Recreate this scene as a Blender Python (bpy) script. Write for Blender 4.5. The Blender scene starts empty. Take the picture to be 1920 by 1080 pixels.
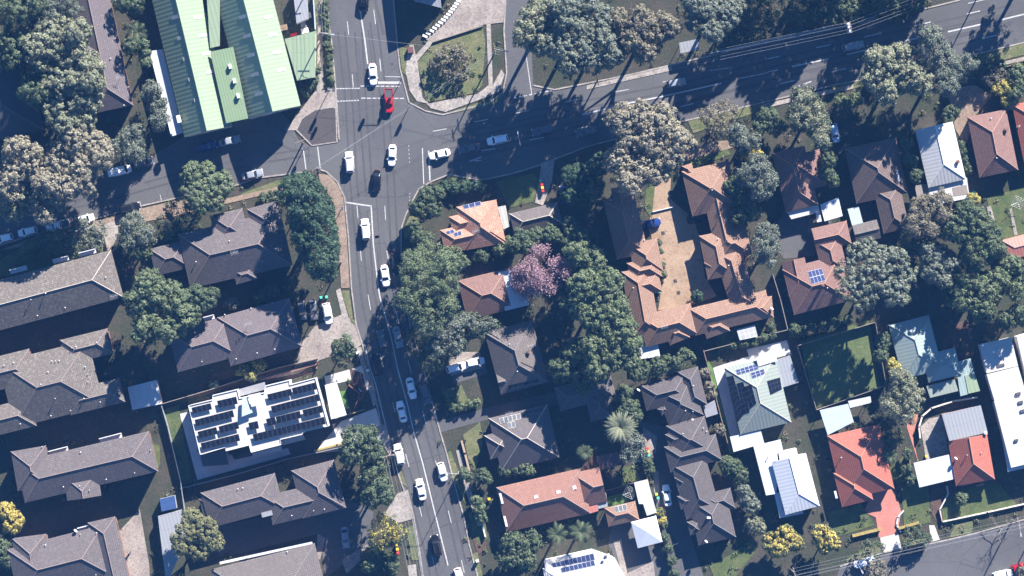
import bpy, math, random
import numpy as np
from mathutils import Vector
random.seed(7)
R = math.radians
C = bpy.context.scene.collection
S = 0.115          # metres on the ground per survey unit
H = 700.0          # flying height of the aerial camera
def P(x, y, h=0.0):
    k = S * (1 - h / H)
    return ((x - 960) * k, (540 - y) * k)

# ------------------------------------------------------------------ world, sun, camera
SUN_EL, SUN_AZ = R(28), math.atan2(0.45, 0.89)
sc = bpy.context.scene
w = bpy.data.worlds.new("World"); sc.world = w; w.use_nodes = True
nt = w.node_tree; bg = nt.nodes["Background"]
sky = nt.nodes.new("ShaderNodeTexSky"); sky.sky_type = 'NISHITA'; sky.sun_disc = False
sky.sun_elevation = SUN_EL; sky.sun_rotation = SUN_AZ
sky.altitude = 900; sky.air_density = 1.0; sky.dust_density = 0.0; sky.ozone_density = 10.0
nt.links.new(sky.outputs[0], bg.inputs[0]); bg.inputs[1].default_value = 0.062
sl = bpy.data.lights.new("sun", 'SUN'); sl.energy = 5.0; sl.angle = R(0.5); sl.color = (1.0, 0.945, 0.905)
so = bpy.data.objects.new("sun", sl); C.objects.link(so)
sd = Vector((math.sin(SUN_AZ) * math.cos(SUN_EL), math.cos(SUN_AZ) * math.cos(SUN_EL), math.sin(SUN_EL)))
so.rotation_euler = sd.to_track_quat('Z', 'Y').to_euler(); so.location = sd * 300
cam = bpy.data.cameras.new("aerial_camera"); co = bpy.data.objects.new("aerial_camera", cam); C.objects.link(co)
co.location = (0, 0, H); cam.sensor_width = 36; cam.lens = 36 * H / (1920 * S); cam.clip_end = 4000; cam.clip_start = 1
sc.camera = co
sc.view_settings.view_transform = 'Standard'; sc.view_settings.look = 'None'; sc.view_settings.gamma = 1
sc.view_settings.exposure = 1.8
sc.cycles.max_bounces = 4; sc.cycles.diffuse_bounces = 2; sc.cycles.transparent_max_bounces = 4
sc.cycles.use_denoising = True; sc.cycles.volume_bounces = 0

# ------------------------------------------------------------------ materials
M = {}
class NB:
    def __init__(s, name):
        s.m = bpy.data.materials.new(name); s.m.use_nodes = True; s.t = s.m.node_tree
        s.b = s.t.nodes["Principled BSDF"]
    def n(s, typ, **k):
        q = s.t.nodes.new(typ)
        for a, v in k.items(): setattr(q, a, v)
        return q
    def l(s, a, b): s.t.links.new(a, b)
    def mix(s, fac, c1, c2, blend='MIX'):
        q = s.n("ShaderNodeMixRGB", blend_type=blend)
        for i, v in enumerate((fac, c1, c2)):
            if hasattr(v, 'is_linked'): s.l(v, q.inputs[i])
            else: q.inputs[i].default_value = v if i == 0 else (*v, 1)
        return q.outputs[0]
    def noise(s, co, scale, detail=4, rough=0.6):
        q = s.n("ShaderNodeTexNoise"); q.inputs['Scale'].default_value = scale
        q.inputs['Detail'].default_value = detail; q.inputs['Roughness'].default_value = rough
        s.l(co, q.inputs['Vector']); return q.outputs['Fac']
    def ramp(s, f, lo, hi):
        q = s.n("ShaderNodeMapRange"); q.inputs[1].default_value = lo; q.inputs[2].default_value = hi
        s.l(f, q.inputs[0]); return q.outputs[0]
    def math(s, op, a, b=0.0):
        q = s.n("ShaderNodeMath", operation=op)
        for i, v in enumerate((a, b)):
            if hasattr(v, 'is_linked'): s.l(v, q.inputs[i])
            else: q.inputs[i].default_value = v
        return q.outputs[0]
    def pos(s): return s.n("ShaderNodeNewGeometry").outputs['Position']
    def uv(s): return s.n("ShaderNodeTexCoord").outputs['UV']
    def bump(s, h, strength=0.3, dist=0.05):
        q = s.n("ShaderNodeBump"); q.inputs['Strength'].default_value = strength; q.inputs['Distance'].default_value = dist
        s.l(h, q.inputs['Height']); s.l(q.outputs[0], s.b.inputs['Normal'])
    def done(s, key, col, rough=0.8, metal=0.0, spec=0.3):
        if hasattr(col, 'is_linked'): s.l(col, s.b.inputs['Base Color'])
        else: s.b.inputs['Base Color'].default_value = (*col, 1)
        s.b.inputs['Roughness'].default_value = rough; s.b.inputs['Metallic'].default_value = metal
        s.b.inputs['Specular IOR Level'].default_value = spec
        M[key] = s.m; return s.m
def sc3(c, k): return tuple(v * k for v in c)
def mat_ground(key, c1, c2, c3=None, s1=0.25, s2=3.0, rough=0.95, bump=0.3, speck=0.25):
    b = NB(key); p = b.pos()
    f = b.ramp(b.noise(p, s1, 5), 0.38, 0.62); c = b.mix(f, c1, c2)
    if c3:
        g = b.ramp(b.noise(p, s1 * 3.1, 6, 0.7), 0.55, 0.7); c = b.mix(g, c, c3)
    h = b.noise(p, s2, 5, 0.7)
    k = b.ramp(h, 0.3, 0.7); q = b.mix(speck, c, k, 'OVERLAY')
    b.bump(h, bump, 0.15); return b.done(key, q, rough)
def mat_plain(key, c, rough=0.6, metal=0.0, var=0.12, scale=1.2, spec=0.3):
    b = NB(key); p = b.n("ShaderNodeTexCoord").outputs['Object']
    f = b.noise(p, scale, 5, 0.65); q = b.mix(b.ramp(f, 0.3, 0.7), sc3(c, 1 - var), tuple(min(1, v * (1 + var)) for v in c))
    return b.done(key, q, rough, metal, spec)
def mat_tile(key, c1, c2, lichen=(0.30, 0.28, 0.22), la=0.5, course=0.44):
    b = NB(key); uv = b.uv()
    br = b.n("ShaderNodeTexBrick"); b.l(uv, br.inputs['Vector'])
    br.inputs['Color1'].default_value = (*c1, 1); br.inputs['Color2'].default_value = (*c2, 1); br.inputs['Mortar'].default_value = (*sc3(c1, 0.22), 1)
    br.inputs['Scale'].default_value = 1.0; br.inputs['Brick Width'].default_value = 0.33; br.inputs['Row Height'].default_value = course
    br.inputs['Mortar Size'].default_value = 0.05; br.inputs['Bias'].default_value = -0.1; br.inputs['Mortar Smooth'].default_value = 0.3
    p = b.pos()
    n1 = b.noise(p, 0.35, 5, 0.7); c = b.mix(b.ramp(n1, 0.35, 0.7), br.outputs['Color'], sc3(c1, 0.72))
    sm = b.n('ShaderNodeMapping'); sm.inputs['Scale'].default_value = (1.1, 0.16, 1); b.l(uv, sm.inputs[0]); st = b.noise(sm.outputs[0], 1.0, 6, 0.75); c = b.mix(b.math('MULTIPLY', b.ramp(st, 0.48, 0.72), 0.42), c, sc3(c1, 0.55))
    n2 = b.noise(p, 1.8, 8, 0.8); c = b.mix(b.math('MULTIPLY', b.ramp(n2, 0.5, 0.75), la), c, lichen)
    sx = b.n("ShaderNodeSeparateXYZ"); b.l(uv, sx.inputs[0])
    fr = b.math('FRACT', b.math('DIVIDE', sx.outputs[1], course))
    wv = b.math('MULTIPLY', b.math('SINE', b.math('MULTIPLY', sx.outputs[0], 2 * math.pi / 0.33)), 0.25)
    b.bump(b.math('SUBTRACT', wv, fr), 0.4, 0.05)
    return b.done(key, c, 0.85)
def mat_metal(key, c, rib=0.75, rough=0.45, dirt=(0.25, 0.25, 0.22), da=0.3, skylights=False):
    b = NB(key); uv = b.uv(); p = b.pos()
    sx = b.n("ShaderNodeSeparateXYZ"); b.l(uv, sx.inputs[0])
    fu = b.math('FRACT', b.math('DIVIDE', sx.outputs[0], rib)); line = b.math('LESS_THAN', fu, 0.14)
    c0 = b.mix(b.math('MULTIPLY', line, 0.22), c, sc3(c, 0.55))
    st = b.n("ShaderNodeMapping"); st.inputs['Scale'].default_value = (1.5, 0.12, 1); b.l(uv, st.inputs[0])
    f = b.noise(st.outputs[0], 1.0, 6, 0.7); c1 = b.mix(b.math('MULTIPLY', b.ramp(f, 0.45, 0.8), da), c0, dirt)
    fv = b.math('FRACT', b.math('DIVIDE', sx.outputs[1], 2.9)); c1 = b.mix(b.math('MULTIPLY', b.math('LESS_THAN', fv, 0.03), 0.3), c1, sc3(c, 0.5))
    b.bump(b.math('SINE', b.math('MULTIPLY', sx.outputs[0], 2 * math.pi / rib)), 0.15, 0.05)
    return b.done(key, c1, rough, 0.0, 0.4)
def mat_leaf(key, c1, c2, c3, trans=0.18, rough=0.6):
    b = NB(key); g = b.n("ShaderNodeNewGeometry"); ob = b.n("ShaderNodeTexCoord").outputs['Object']
    f = b.noise(ob, 0.55, 3); r = g.outputs['Random Per Island']
    c = b.mix(b.ramp(f, 0.35, 0.65), c1, c2); c = b.mix(b.math('MULTIPLY', b.math('POWER', r, 2.0), 0.8), c, c3)
    b.done(key, c, rough, 0, 0.25)
    t = b.n("ShaderNodeBsdfTranslucent"); b.l(c, t.inputs[0]); mx = b.n("ShaderNodeMixShader"); mx.inputs[0].default_value = trans
    b.l(b.b.outputs[0], mx.inputs[1]); b.l(t.outputs[0], mx.inputs[2])
    b.l(mx.outputs[0], b.t.nodes['Material Output'].inputs[0]); return b.m
def mat_solar(key, c, line):
    b = NB(key); uv = b.uv(); br = b.n("ShaderNodeTexBrick", offset=0.0); b.l(uv, br.inputs['Vector'])
    br.inputs['Color1'].default_value = (*c, 1); br.inputs['Color2'].default_value = (*sc3(c, 1.25), 1); br.inputs['Mortar'].default_value = (*line, 1)
    br.inputs['Scale'].default_value = 1; br.inputs['Brick Width'].default_value = 1; br.inputs['Row Height'].default_value = 1
    br.inputs['Mortar Size'].default_value = 0.035
    return b.done(key, br.outputs['Color'], 0.18, 0, 0.5)

# ------------------------------------------------------------------ mesh builder
class MB:
    def __init__(s): s.v = []; s.f = []; s.m = []; s.uv = []
    def face(s, pts, mi=0, uv=None):
        i = len(s.v); s.v += [tuple(p) for p in pts]; s.f.append(tuple(range(i, i + len(pts)))); s.m.append(mi)
        s.uv.append(uv or [(p[0], p[1]) for p in pts])
    def prism(s, poly, z0, z1, top=0, side=0, uvdir=None, bottom=True):
        a = sum(poly[i][0] * poly[(i + 1) % len(poly)][1] - poly[(i + 1) % len(poly)][0] * poly[i][1] for i in range(len(poly)))
        if a < 0: poly = poly[::-1]
        z1s = z1 if isinstance(z1, (list, tuple)) else [z1] * len(poly)
        if a < 0 and isinstance(z1, (list, tuple)): z1s = list(z1)[::-1]
        tp = [(x, y, z) for (x, y), z in zip(poly, z1s)]
        d = uvdir or 0.25; ca, sa = math.cos(d), math.sin(d)
        s.face(tp, top, [(x * ca + y * sa, -x * sa + y * ca) for x, y in poly])
        if bottom: s.face([(x, y, z0) for x, y in reversed(poly)], side)
        n = len(poly)
        for i in range(n):
            j = (i + 1) % n; q = [(*poly[i], z0), (*poly[j], z0), tp[j], tp[i]]; L = math.dist(poly[i], poly[j])
            s.face(q, side, [(0, z0), (L, z0), (L, tp[j][2]), (0, tp[i][2])])
    def box(s, c, sz, rz=0.0, mi=0, z_is_base=True):
        ca, sa = math.cos(rz), math.sin(rz); hx, hy = sz[0] / 2, sz[1] / 2
        poly = [(c[0] + x * ca - y * sa, c[1] + x * sa + y * ca) for x, y in ((-hx, -hy), (hx, -hy), (hx, hy), (-hx, hy))]
        s.prism(poly, c[2], c[2] + sz[2], mi, mi)
    def tube(s, p0, p1, r0, r1=None, n=8, mi=0, caps=True):
        r1 = r0 if r1 is None else r1; a = Vector(p0); b = Vector(p1); d = (b - a)
        if d.length < 1e-6: return
        d.normalize(); u = d.orthogonal().normalized(); v = d.cross(u)
        A = [a + (u * math.cos(t) + v * math.sin(t)) * r0 for t in [2 * math.pi * k / n for k in range(n)]]
        B = [b + (u * math.cos(t) + v * math.sin(t)) * r1 for t in [2 * math.pi * k / n for k in range(n)]]
        for k in range(n):
            j = (k + 1) % n; s.face([A[k], A[j], B[j], B[k]], mi)
        if caps: s.face(A[::-1], mi); s.face(B, mi)
    def limb(s, pts, rs, n=7, mi=0):
        for i in range(len(pts) - 1): s.tube(pts[i], pts[i + 1], rs[i], rs[i + 1], n, mi, caps=(i == len(pts) - 2))
    def strip(s, pts, wd, z0, z1, mi=0):
        """a ribbon of width wd along a polyline, mitred, as a closed solid"""
        n = len(pts); Lf, Rt = [], []
        for i in range(n):
            a = Vector(pts[max(0, i - 1)]); b = Vector(pts[min(n - 1, i + 1)]); d = (b - a).normalized(); nn = Vector((-d.y, d.x)) * wd / 2
            p = Vector(pts[i]); Lf.append((p.x + nn.x, p.y + nn.y)); Rt.append((p.x - nn.x, p.y - nn.y))
        for i in range(n - 1):
            q = [Rt[i], Rt[i + 1], Lf[i + 1], Lf[i]]
            s.face([(*p, z1) for p in q], mi)
            if z1 - z0 > 0.02:
                s.face([(*Rt[i], z0), (*Rt[i + 1], z0), (*Rt[i + 1], z1), (*Rt[i], z1)], mi)
                s.face([(*Lf[i + 1], z0), (*Lf[i], z0), (*Lf[i], z1), (*Lf[i + 1], z1)], mi)
                if i == 0: s.face([(*Lf[0], z0), (*Rt[0], z0), (*Rt[0], z1), (*Lf[0], z1)], mi)
                if i == n - 2: s.face([(*Rt[-1], z0), (*Lf[-1], z0), (*Lf[-1], z1), (*Rt[-1], z1)], mi)
    def build(s, name, mats, parent=None, smooth=False):
        me = bpy.data.meshes.new(name); o = Vector((0, 0, 0)); q = parent
        while q is not None: o += q.location; q = q.parent
        me.from_pydata([(x - o.x, y - o.y, z - o.z) for x, y, z in s.v], [], s.f)
        for m in (mats if isinstance(mats, (list, tuple)) else [mats]): me.materials.append(M[m] if isinstance(m, str) else m)
        me.polygons.foreach_set('material_index', s.m)
        ul = me.uv_layers.new(name='UVMap'); ul.data.foreach_set('uv', [c for f in s.uv for p in f for c in p])
        if smooth: me.polygons.foreach_set('use_smooth', [True] * len(s.f))
        me.update()
        ob = bpy.data.objects.new(name, me); C.objects.link(ob)
        if parent is not None: ob.parent = parent
        return ob
def weld(o, dist=0.001):
    import bmesh
    bm = bmesh.new(); bm.from_mesh(o.data); bmesh.ops.remove_doubles(bm, verts=bm.verts, dist=dist); bm.to_mesh(o.data); bm.free()
def tag(o, label, cat, group=None):
    o['label'] = label; o['category'] = cat
    if group: o['group'] = group
    return o
def thing(name, label, cat, loc, group=None, rz=0.0):
    o = bpy.data.objects.new(name, None); o.empty_display_size = 0.5; C.objects.link(o); o.location = loc; o.rotation_euler = (0, 0, rz)
    return tag(o, label, cat, group)
def struct(name, mb, mats):
    o = mb.build(name, mats); o['kind'] = 'structure'; return o

# ------------------------------------------------------------------ palette
mat_ground('earth', (0.034, 0.040, 0.022), (0.058, 0.050, 0.035), (0.026, 0.036, 0.016), 0.16, 2.2, bump=0.6, speck=0.4)
mat_ground('grass_dry', (0.135, 0.130, 0.062), (0.085, 0.105, 0.04), (0.20, 0.17, 0.105), 0.35, 4.0, bump=0.6, speck=0.45)
mat_ground('grass_green', (0.055, 0.080, 0.026), (0.088, 0.102, 0.036), (0.13, 0.12, 0.06), 0.5, 5.0, bump=0.6, speck=0.45)
mat_ground('field', (0.075, 0.105, 0.038), (0.095, 0.118, 0.045), (0.135, 0.135, 0.065), 0.25, 4.0, bump=0.6, speck=0.3)
mat_ground('dirt', (0.20, 0.145, 0.105), (0.25, 0.19, 0.14), (0.12, 0.085, 0.06), 0.3, 3.0, speck=0.4)
mat_ground('mulch', (0.075, 0.045, 0.032), (0.10, 0.06, 0.042), (0.05, 0.035, 0.03), 0.5, 4.0, speck=0.4)
mat_ground('concrete', (0.235, 0.21, 0.18), (0.31, 0.275, 0.24), (0.155, 0.135, 0.11), 0.3, 2.0, bump=0.1, speck=0.4)
mat_ground('concrete_pale', (0.46, 0.43, 0.38), (0.52, 0.48, 0.43), (0.40, 0.36, 0.31), 0.2, 3.0, bump=0.1, speck=0.15)
mat_ground('concrete_stained', (0.22, 0.185, 0.16), (0.29, 0.25, 0.215), (0.15, 0.12, 0.10), 0.25, 2.5, bump=0.1, speck=0.35)
mat_ground('paving_tan', (0.26, 0.18, 0.115), (0.33, 0.235, 0.155), (0.17, 0.115, 0.075), 0.25, 2.5, bump=0.2, speck=0.25)
mat_ground('paving_red', (0.38, 0.15, 0.11), (0.42, 0.175, 0.13), (0.33, 0.125, 0.10), 0.3, 4.0, bump=0.1, speck=0.15)
mat_ground('kerb_stone', (0.23, 0.205, 0.18), (0.31, 0.28, 0.245), (0.15, 0.13, 0.11), 0.6, 3.0, bump=0.2, speck=0.4)
mat_ground('terrace_white', (0.42, 0.41, 0.40), (0.48, 0.47, 0.46), None, 0.4, 4.0, bump=0.05, speck=0.1)
mat_ground('turf_bright', (0.075, 0.15, 0.035), (0.09, 0.17, 0.045), None, 0.5, 6.0, speck=0.2)
def asphalt(key, c, stain):
    b = NB(key); p = b.pos(); f = b.noise(p, 0.06, 4); c0 = b.mix(b.ramp(f, 0.35, 0.65), sc3(c, 0.86), sc3(c, 1.14))
    g = b.noise(p, 5.0, 4, 0.8); c1 = b.mix(0.35, c0, b.ramp(g, 0.3, 0.7), 'OVERLAY')
    vo = b.n("ShaderNodeTexVoronoi", feature='DISTANCE_TO_EDGE'); vo.inputs['Scale'].default_value = 0.11; b.l(p, vo.inputs['Vector'])
    ck = b.math('LESS_THAN', vo.outputs['Distance'], 0.006); c2 = b.mix(b.math('MULTIPLY', ck, 0.45), c1, sc3(c, 0.5))
    h = b.noise(p, 0.5, 6, 0.75); c3 = b.mix(b.math('MULTIPLY', b.ramp(h, 0.58, 0.75), 0.5), c2, stain)
    b.bump(g, 0.25, 0.03); return b.done(key, c3, 0.9)
asphalt('asphalt', (0.086, 0.084, 0.082), (0.055, 0.052, 0.052))
asphalt('asphalt_patch', (0.060, 0.052, 0.048), (0.045, 0.04, 0.038))
mat_plain('road_paint', (0.40, 0.395, 0.38), 0.8, var=0.4, scale=3.5)
mat_plain('wheel_wear', (0.064, 0.061, 0.061), 0.85, var=0.15, scale=0.8); mat_plain('patch_fill', (0.092, 0.088, 0.086), 0.9, var=0.12); mat_plain('track_dark', (0.055, 0.053, 0.053), 0.8)
mat_plain('iron_cover', (0.05, 0.048, 0.045), 0.7)
mat_tile('tile_brown', (0.120, 0.103, 0.102), (0.165, 0.142, 0.137), (0.25, 0.225, 0.20), 0.45)
mat_tile('tile_mauve', (0.138, 0.115, 0.118), (0.18, 0.15, 0.15), (0.26, 0.23, 0.22), 0.35)
mat_tile('tile_lichen', (0.135, 0.115, 0.10), (0.19, 0.165, 0.14), (0.36, 0.34, 0.28), 0.6)
mat_tile('tile_grey', (0.14, 0.12, 0.11), (0.185, 0.16, 0.145), (0.25, 0.23, 0.20), 0.4)
mat_tile('tile_skylight', (0.27, 0.135, 0.10), (0.35, 0.185, 0.14), (0.30, 0.22, 0.18), 0.5)
mat_tile('tile_umber', (0.145, 0.105, 0.09), (0.19, 0.14, 0.12), (0.24, 0.2, 0.17), 0.4)
mat_tile('tile_slate', (0.098, 0.085, 0.085), (0.13, 0.113, 0.11), (0.19, 0.17, 0.165), 0.3)
mat_tile('tile_terracotta', (0.275, 0.165, 0.115), (0.36, 0.225, 0.155), (0.27, 0.225, 0.18), 0.65)
mat_tile('tile_orange', (0.46, 0.23, 0.155), (0.60, 0.40, 0.30), (0.28, 0.10, 0.075), 0.45)
mat_tile('tile_red', (0.39, 0.125, 0.085), (0.45, 0.155, 0.11), (0.36, 0.17, 0.13), 0.3)
mat_tile('tile_rust', (0.22, 0.125, 0.105), (0.285, 0.165, 0.135), (0.26, 0.20, 0.175), 0.45)
mat_tile('tile_plum', (0.15, 0.08, 0.075), (0.20, 0.10, 0.09), (0.2, 0.15, 0.13), 0.3)
mat_metal('metal_green', (0.215, 0.275, 0.175), 0.9, dirt=(0.25, 0.33, 0.2))
mat_metal('metal_green_deck', (0.17, 0.24, 0.13), 0.6)
mat_metal('metal_grey', (0.25, 0.26, 0.27), 0.76)
mat_metal('metal_pale', (0.46, 0.46, 0.45), 0.76)
mat_metal('metal_white', (0.50, 0.515, 0.53), 0.76, da=0.2)
mat_metal('metal_sage', (0.21, 0.24, 0.205), 0.76)
mat_metal('metal_teal', (0.24, 0.30, 0.28), 0.76)
mat_metal('metal_aqua', (0.38, 0.44, 0.45), 0.5)
mat_metal('metal_red', (0.44, 0.16, 0.12), 0.7)
mat_metal('poly_sheet', (0.42, 0.41, 0.36), 0.85, 0.3)
mat_plain('white_paint', (0.56, 0.55, 0.53), 0.6, var=0.08)
mat_plain('white_roof', (0.455, 0.43, 0.395), 0.7, var=0.10, scale=0.5)
mat_plain('cream_render', (0.55, 0.50, 0.43), 0.8)
mat_plain('brick', (0.20, 0.11, 0.08), 0.9, var=0.2, scale=6)
mat_plain('brick_pale', (0.34, 0.25, 0.18), 0.9, var=0.2, scale=6)
mat_plain('weatherboard', (0.50, 0.49, 0.47), 0.8)
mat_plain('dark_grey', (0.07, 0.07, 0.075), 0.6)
mat_plain('mid_grey', (0.22, 0.22, 0.23), 0.6)
mat_plain('galvanised', (0.42, 0.42, 0.42), 0.45, 0.3)
mat_plain('timber', (0.20, 0.145, 0.10), 0.9, var=0.25, scale=4)
mat_plain('timber_grey', (0.21, 0.18, 0.155), 0.9, var=0.25, scale=4)
mat_plain('rust_panel', (0.24, 0.10, 0.06), 0.8)
mat_plain('ridge_brown', (0.22, 0.17, 0.155), 0.9); mat_plain('ridge_red', (0.33, 0.19, 0.135), 0.9); mat_plain('ridge_grey', (0.17, 0.155, 0.15), 0.9)
mat_plain('ridge_light', (0.42, 0.37, 0.31), 0.9); mat_plain('fascia', (0.12, 0.10, 0.09), 0.8); mat_plain('fascia_white', (0.52, 0.52, 0.51), 0.6)
mat_plain('window_glass', (0.03, 0.035, 0.04), 0.08, spec=0.6, var=0.02)
mat_plain('bark', (0.15, 0.115, 0.085), 0.95, var=0.3, scale=3); mat_plain('bark_grey', (0.33, 0.30, 0.265), 0.95, var=0.3, scale=2); mat_plain('bark_pale', (0.50, 0.46, 0.41), 0.9, var=0.25, scale=2)
mat_plain('yellow_paint', (0.30, 0.23, 0.075), 0.8, var=0.3, scale=3); mat_plain('red_plastic', (0.5, 0.03, 0.02), 0.5); mat_plain('blue_tarp', (0.03, 0.065, 0.17), 0.7)
mat_plain('bin_green', (0.02, 0.05, 0.025), 0.5); mat_plain('lid_red', (0.6, 0.05, 0.03), 0.5); mat_plain('lid_yellow', (0.75, 0.52, 0.03), 0.5); mat_plain('lid_green', (0.10, 0.50, 0.33), 0.5); mat_plain('lid_lime', (0.45, 0.6, 0.06), 0.5)
mat_plain('shade_cloth', (0.68, 0.68, 0.67), 0.8, var=0.03)
mat_plain('terracotta_dark', (0.13, 0.055, 0.05), 0.8)
mat_solar('solar_black', (0.006, 0.007, 0.012), (0.05, 0.05, 0.06)); mat_solar('solar_blue', (0.035, 0.045, 0.10), (0.45, 0.47, 0.52)); mat_solar('solar_glass', (0.10, 0.105, 0.11), (0.62, 0.58, 0.48))
mat_solar('pergola_glass', (0.30, 0.30, 0.29), (0.58, 0.56, 0.50))
mat_leaf('leaf_olive', (0.127, 0.147, 0.079), (0.177, 0.192, 0.114), (0.334, 0.324, 0.233))
mat_leaf('leaf_cream', (0.175, 0.163, 0.106), (0.230, 0.209, 0.143), (0.367, 0.330, 0.248))
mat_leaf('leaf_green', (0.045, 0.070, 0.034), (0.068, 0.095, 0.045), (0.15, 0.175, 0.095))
mat_leaf('leaf_fresh', (0.068, 0.10, 0.044), (0.10, 0.135, 0.06), (0.21, 0.23, 0.13))
mat_leaf('leaf_olivegold', (0.10, 0.115, 0.05), (0.15, 0.155, 0.065), (0.26, 0.24, 0.12))
mat_leaf('leaf_casuarina', (0.075, 0.11, 0.068), (0.10, 0.14, 0.085), (0.19, 0.225, 0.155))
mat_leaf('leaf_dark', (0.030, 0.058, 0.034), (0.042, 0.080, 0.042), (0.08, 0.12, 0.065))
mat_leaf('leaf_grey', (0.093, 0.114, 0.080), (0.131, 0.151, 0.108), (0.243, 0.258, 0.201))
mat_leaf('leaf_brown', (0.13, 0.122, 0.082), (0.165, 0.152, 0.10), (0.28, 0.245, 0.175))
mat_leaf('leaf_yellow', (0.289, 0.230, 0.043), (0.391, 0.315, 0.068), (0.527, 0.433, 0.136))
mat_leaf('leaf_gold', (0.236, 0.224, 0.059), (0.330, 0.289, 0.071), (0.496, 0.413, 0.130))
mat_leaf('leaf_purple', (0.22, 0.125, 0.145), (0.29, 0.17, 0.19), (0.42, 0.31, 0.33))
mat_leaf('leaf_palm', (0.17, 0.19, 0.105), (0.23, 0.25, 0.15), (0.38, 0.385, 0.27))
mat_leaf('leaf_redtip', (0.260, 0.059, 0.047), (0.118, 0.106, 0.047), (0.413, 0.142, 0.118))
# ------------------------------------------------------------------ ground, roads, paths
KEEP_CLEAR = []
def sheet(name, mat, polys, z, kind='structure'):
    mb = MB()
    if name not in ('lawn', 'garden_bed', 'verge_grass'): KEEP_CLEAR.extend([P(x, y) for x, y in poly] for poly in polys)
    for i, poly in enumerate(polys): mb.prism([P(x, y) for x, y in poly], 0.001, z + i * 0.0003, 0, 0)
    o = mb.build(name, mat); o['kind'] = kind; return o
mb = MB(); g = 600; mb.face([(-g, -g, -0.02), (g, -g, -0.02), (g, g, -0.02), (-g, g, -0.02)]); struct('ground', mb, 'earth')
roadA = [(611, -30), (616, 40), (622, 80), (629, 160), (632, 200), (636, 262), (580, 272), (577, 322), (590, 316), (612, 322), (632, 340), (646, 370), (653, 440), (659, 540), (668, 610), (681, 650), (698, 715), (715, 800), (734, 850), (755, 912), (775, 966), (787, 1035), (797, 1110),
         (903, 1110), (893, 1070), (880, 1022), (870, 970), (855, 917), (836, 845), (826, 812), (816, 775), (802, 722), (785, 660), (770, 615), (758, 540), (752, 470), (752, 430), (760, 405), (769, 385), (785, 355), (807, 341), (842, 327), (900, 338), (955, 327), (1005, 312), (1100, 275), (1282, 227), (1440, 190), (1570, 158), (1620, 149), (1820, 104), (1960, 70), (1960, -22), (1800, 0), (1735, 16), (1575, 52), (1440, 80), (1300, 112), (1177, 141), (1040, 168), (1000, 160), (990, -30), (950, -30), (945, 57), (950, 137), (943, 172), (917, 193), (830, 215), (798, 208), (767, 192), (750, 128), (744, 72), (735, -30)]
sheet('road', 'asphalt', [roadA], 0.02)
side = [(-30, 470), (60, 441), (175, 411), (265, 386), (332, 371), (447, 346), (480, 334), (577, 321.5), (579, 272), (560, 262), (540, 225), (520, 200), (345, 255), (290, 290), (286, 308), (200, 322), (60, 372), (-30, 400)]
sheet('side_street', 'asphalt', [side], 0.016)
sheet('lower_street', 'asphalt', [[(1560, 1110), (1575, 1062), (1655, 1036), (1760, 1016), (1825, 1001), (1960, 963), (1960, 1110)]], 0.016)
sheet('asphalt_yard', 'asphalt', [[(345, 1000), (650, 935), (700, 960), (690, 1040), (640, 1060), (610, 1085), (600, 1000), (420, 1045)], [(1440, 445), (1470, 395), (1490, 405), (1560, 415), (1525, 480), (1470, 485)], [(1150, 970), (1185, 980), (1196, 1030), (1240, 1020), (1265, 1100), (1180, 1100), (1140, 1020)], [(1200, 790), (1250, 800), (1265, 900), (1300, 1020), (1325, 1100), (1262, 1100), (1235, 980), (1225, 900), (1205, 850)],
      [(845, 690), (905, 670), (915, 700), (850, 720)], [(820, 790), (930, 760), (1045, 735), (1050, 758), (940, 780), (822, 812)]], 0.014)
sheet('parking_yard', 'asphalt_patch', [[(150, 330), (200, 322), (286, 308), (350, 285), (540, 235), (545, 262), (480, 330), (330, 370), (180, 408)]], 0.006)
sheet('traffic_island', 'asphalt_patch', [[(556, 244), (566, 222), (590, 206), (624, 200), (630, 204), (632, 266), (585, 273)]], 0.13)
sheet('concrete_forecourt', 'concrete_stained', [[(797, 74), (862, 0), (870, -30), (949, -30), (944, 42), (908, 46), (812, 79)], [(590, 172), (631, 165), (631, 202), (600, 206), (566, 222), (556, 244), (535, 245)]], 0.11)
sheet('footpath', 'concrete', [[(768, 84), (775, 84), (783, 118), (792, 183), (805, 195), (782, 190), (768, 170), (760, 130)], [(912, 46), (920, 44), (924, 160), (940, 130), (946, 140), (935, 172), (905, 185), (835, 210), (808, 203), (800, 195), (895, 176), (916, 160)],
      [(776, 108), (806, 72), (814, 77), (780, 118)], [(598, -30), (605, -30), (606, 165), (600, 172), (594, 172)], [(630, 545), (638, 540), (655, 600), (664, 645), (655, 650), (645, 610)], [(668, 652), (676, 650), (708, 755), (700, 762)],
      [(1015, 305), (1040, 298), (1035, 340), (1018, 385), (1003, 380), (1012, 330)], [(1430, 195), (1600, 158), (1600, 166), (1432, 203)], [(1820, 130), (1960, 97), (1960, 103), (1822, 137)], [(1100, 160), (1178, 142), (1260, 122), (1260, 132), (1100, 168)], [(855, 845), (862, 843), (880, 900), (888, 940), (880, 945), (868, 900)], [(880, 940), (890, 938), (905, 985), (896, 987)], [(745, 925), (765, 918), (778, 972), (748, 980), (720, 965)], [(765, 1060), (780, 1058), (785, 1110), (768, 1110)], [(700, 800), (724, 795), (735, 840), (728, 850), (716, 830)],
      [(180, 425), (220, 414), (222, 440), (205, 475), (190, 465)], [(1850, 388), (1858, 386), (1872, 440), (1863, 442)], [(1893, 392), (1897, 390), (1908, 440), (1902, 442)]], 0.10)
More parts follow.
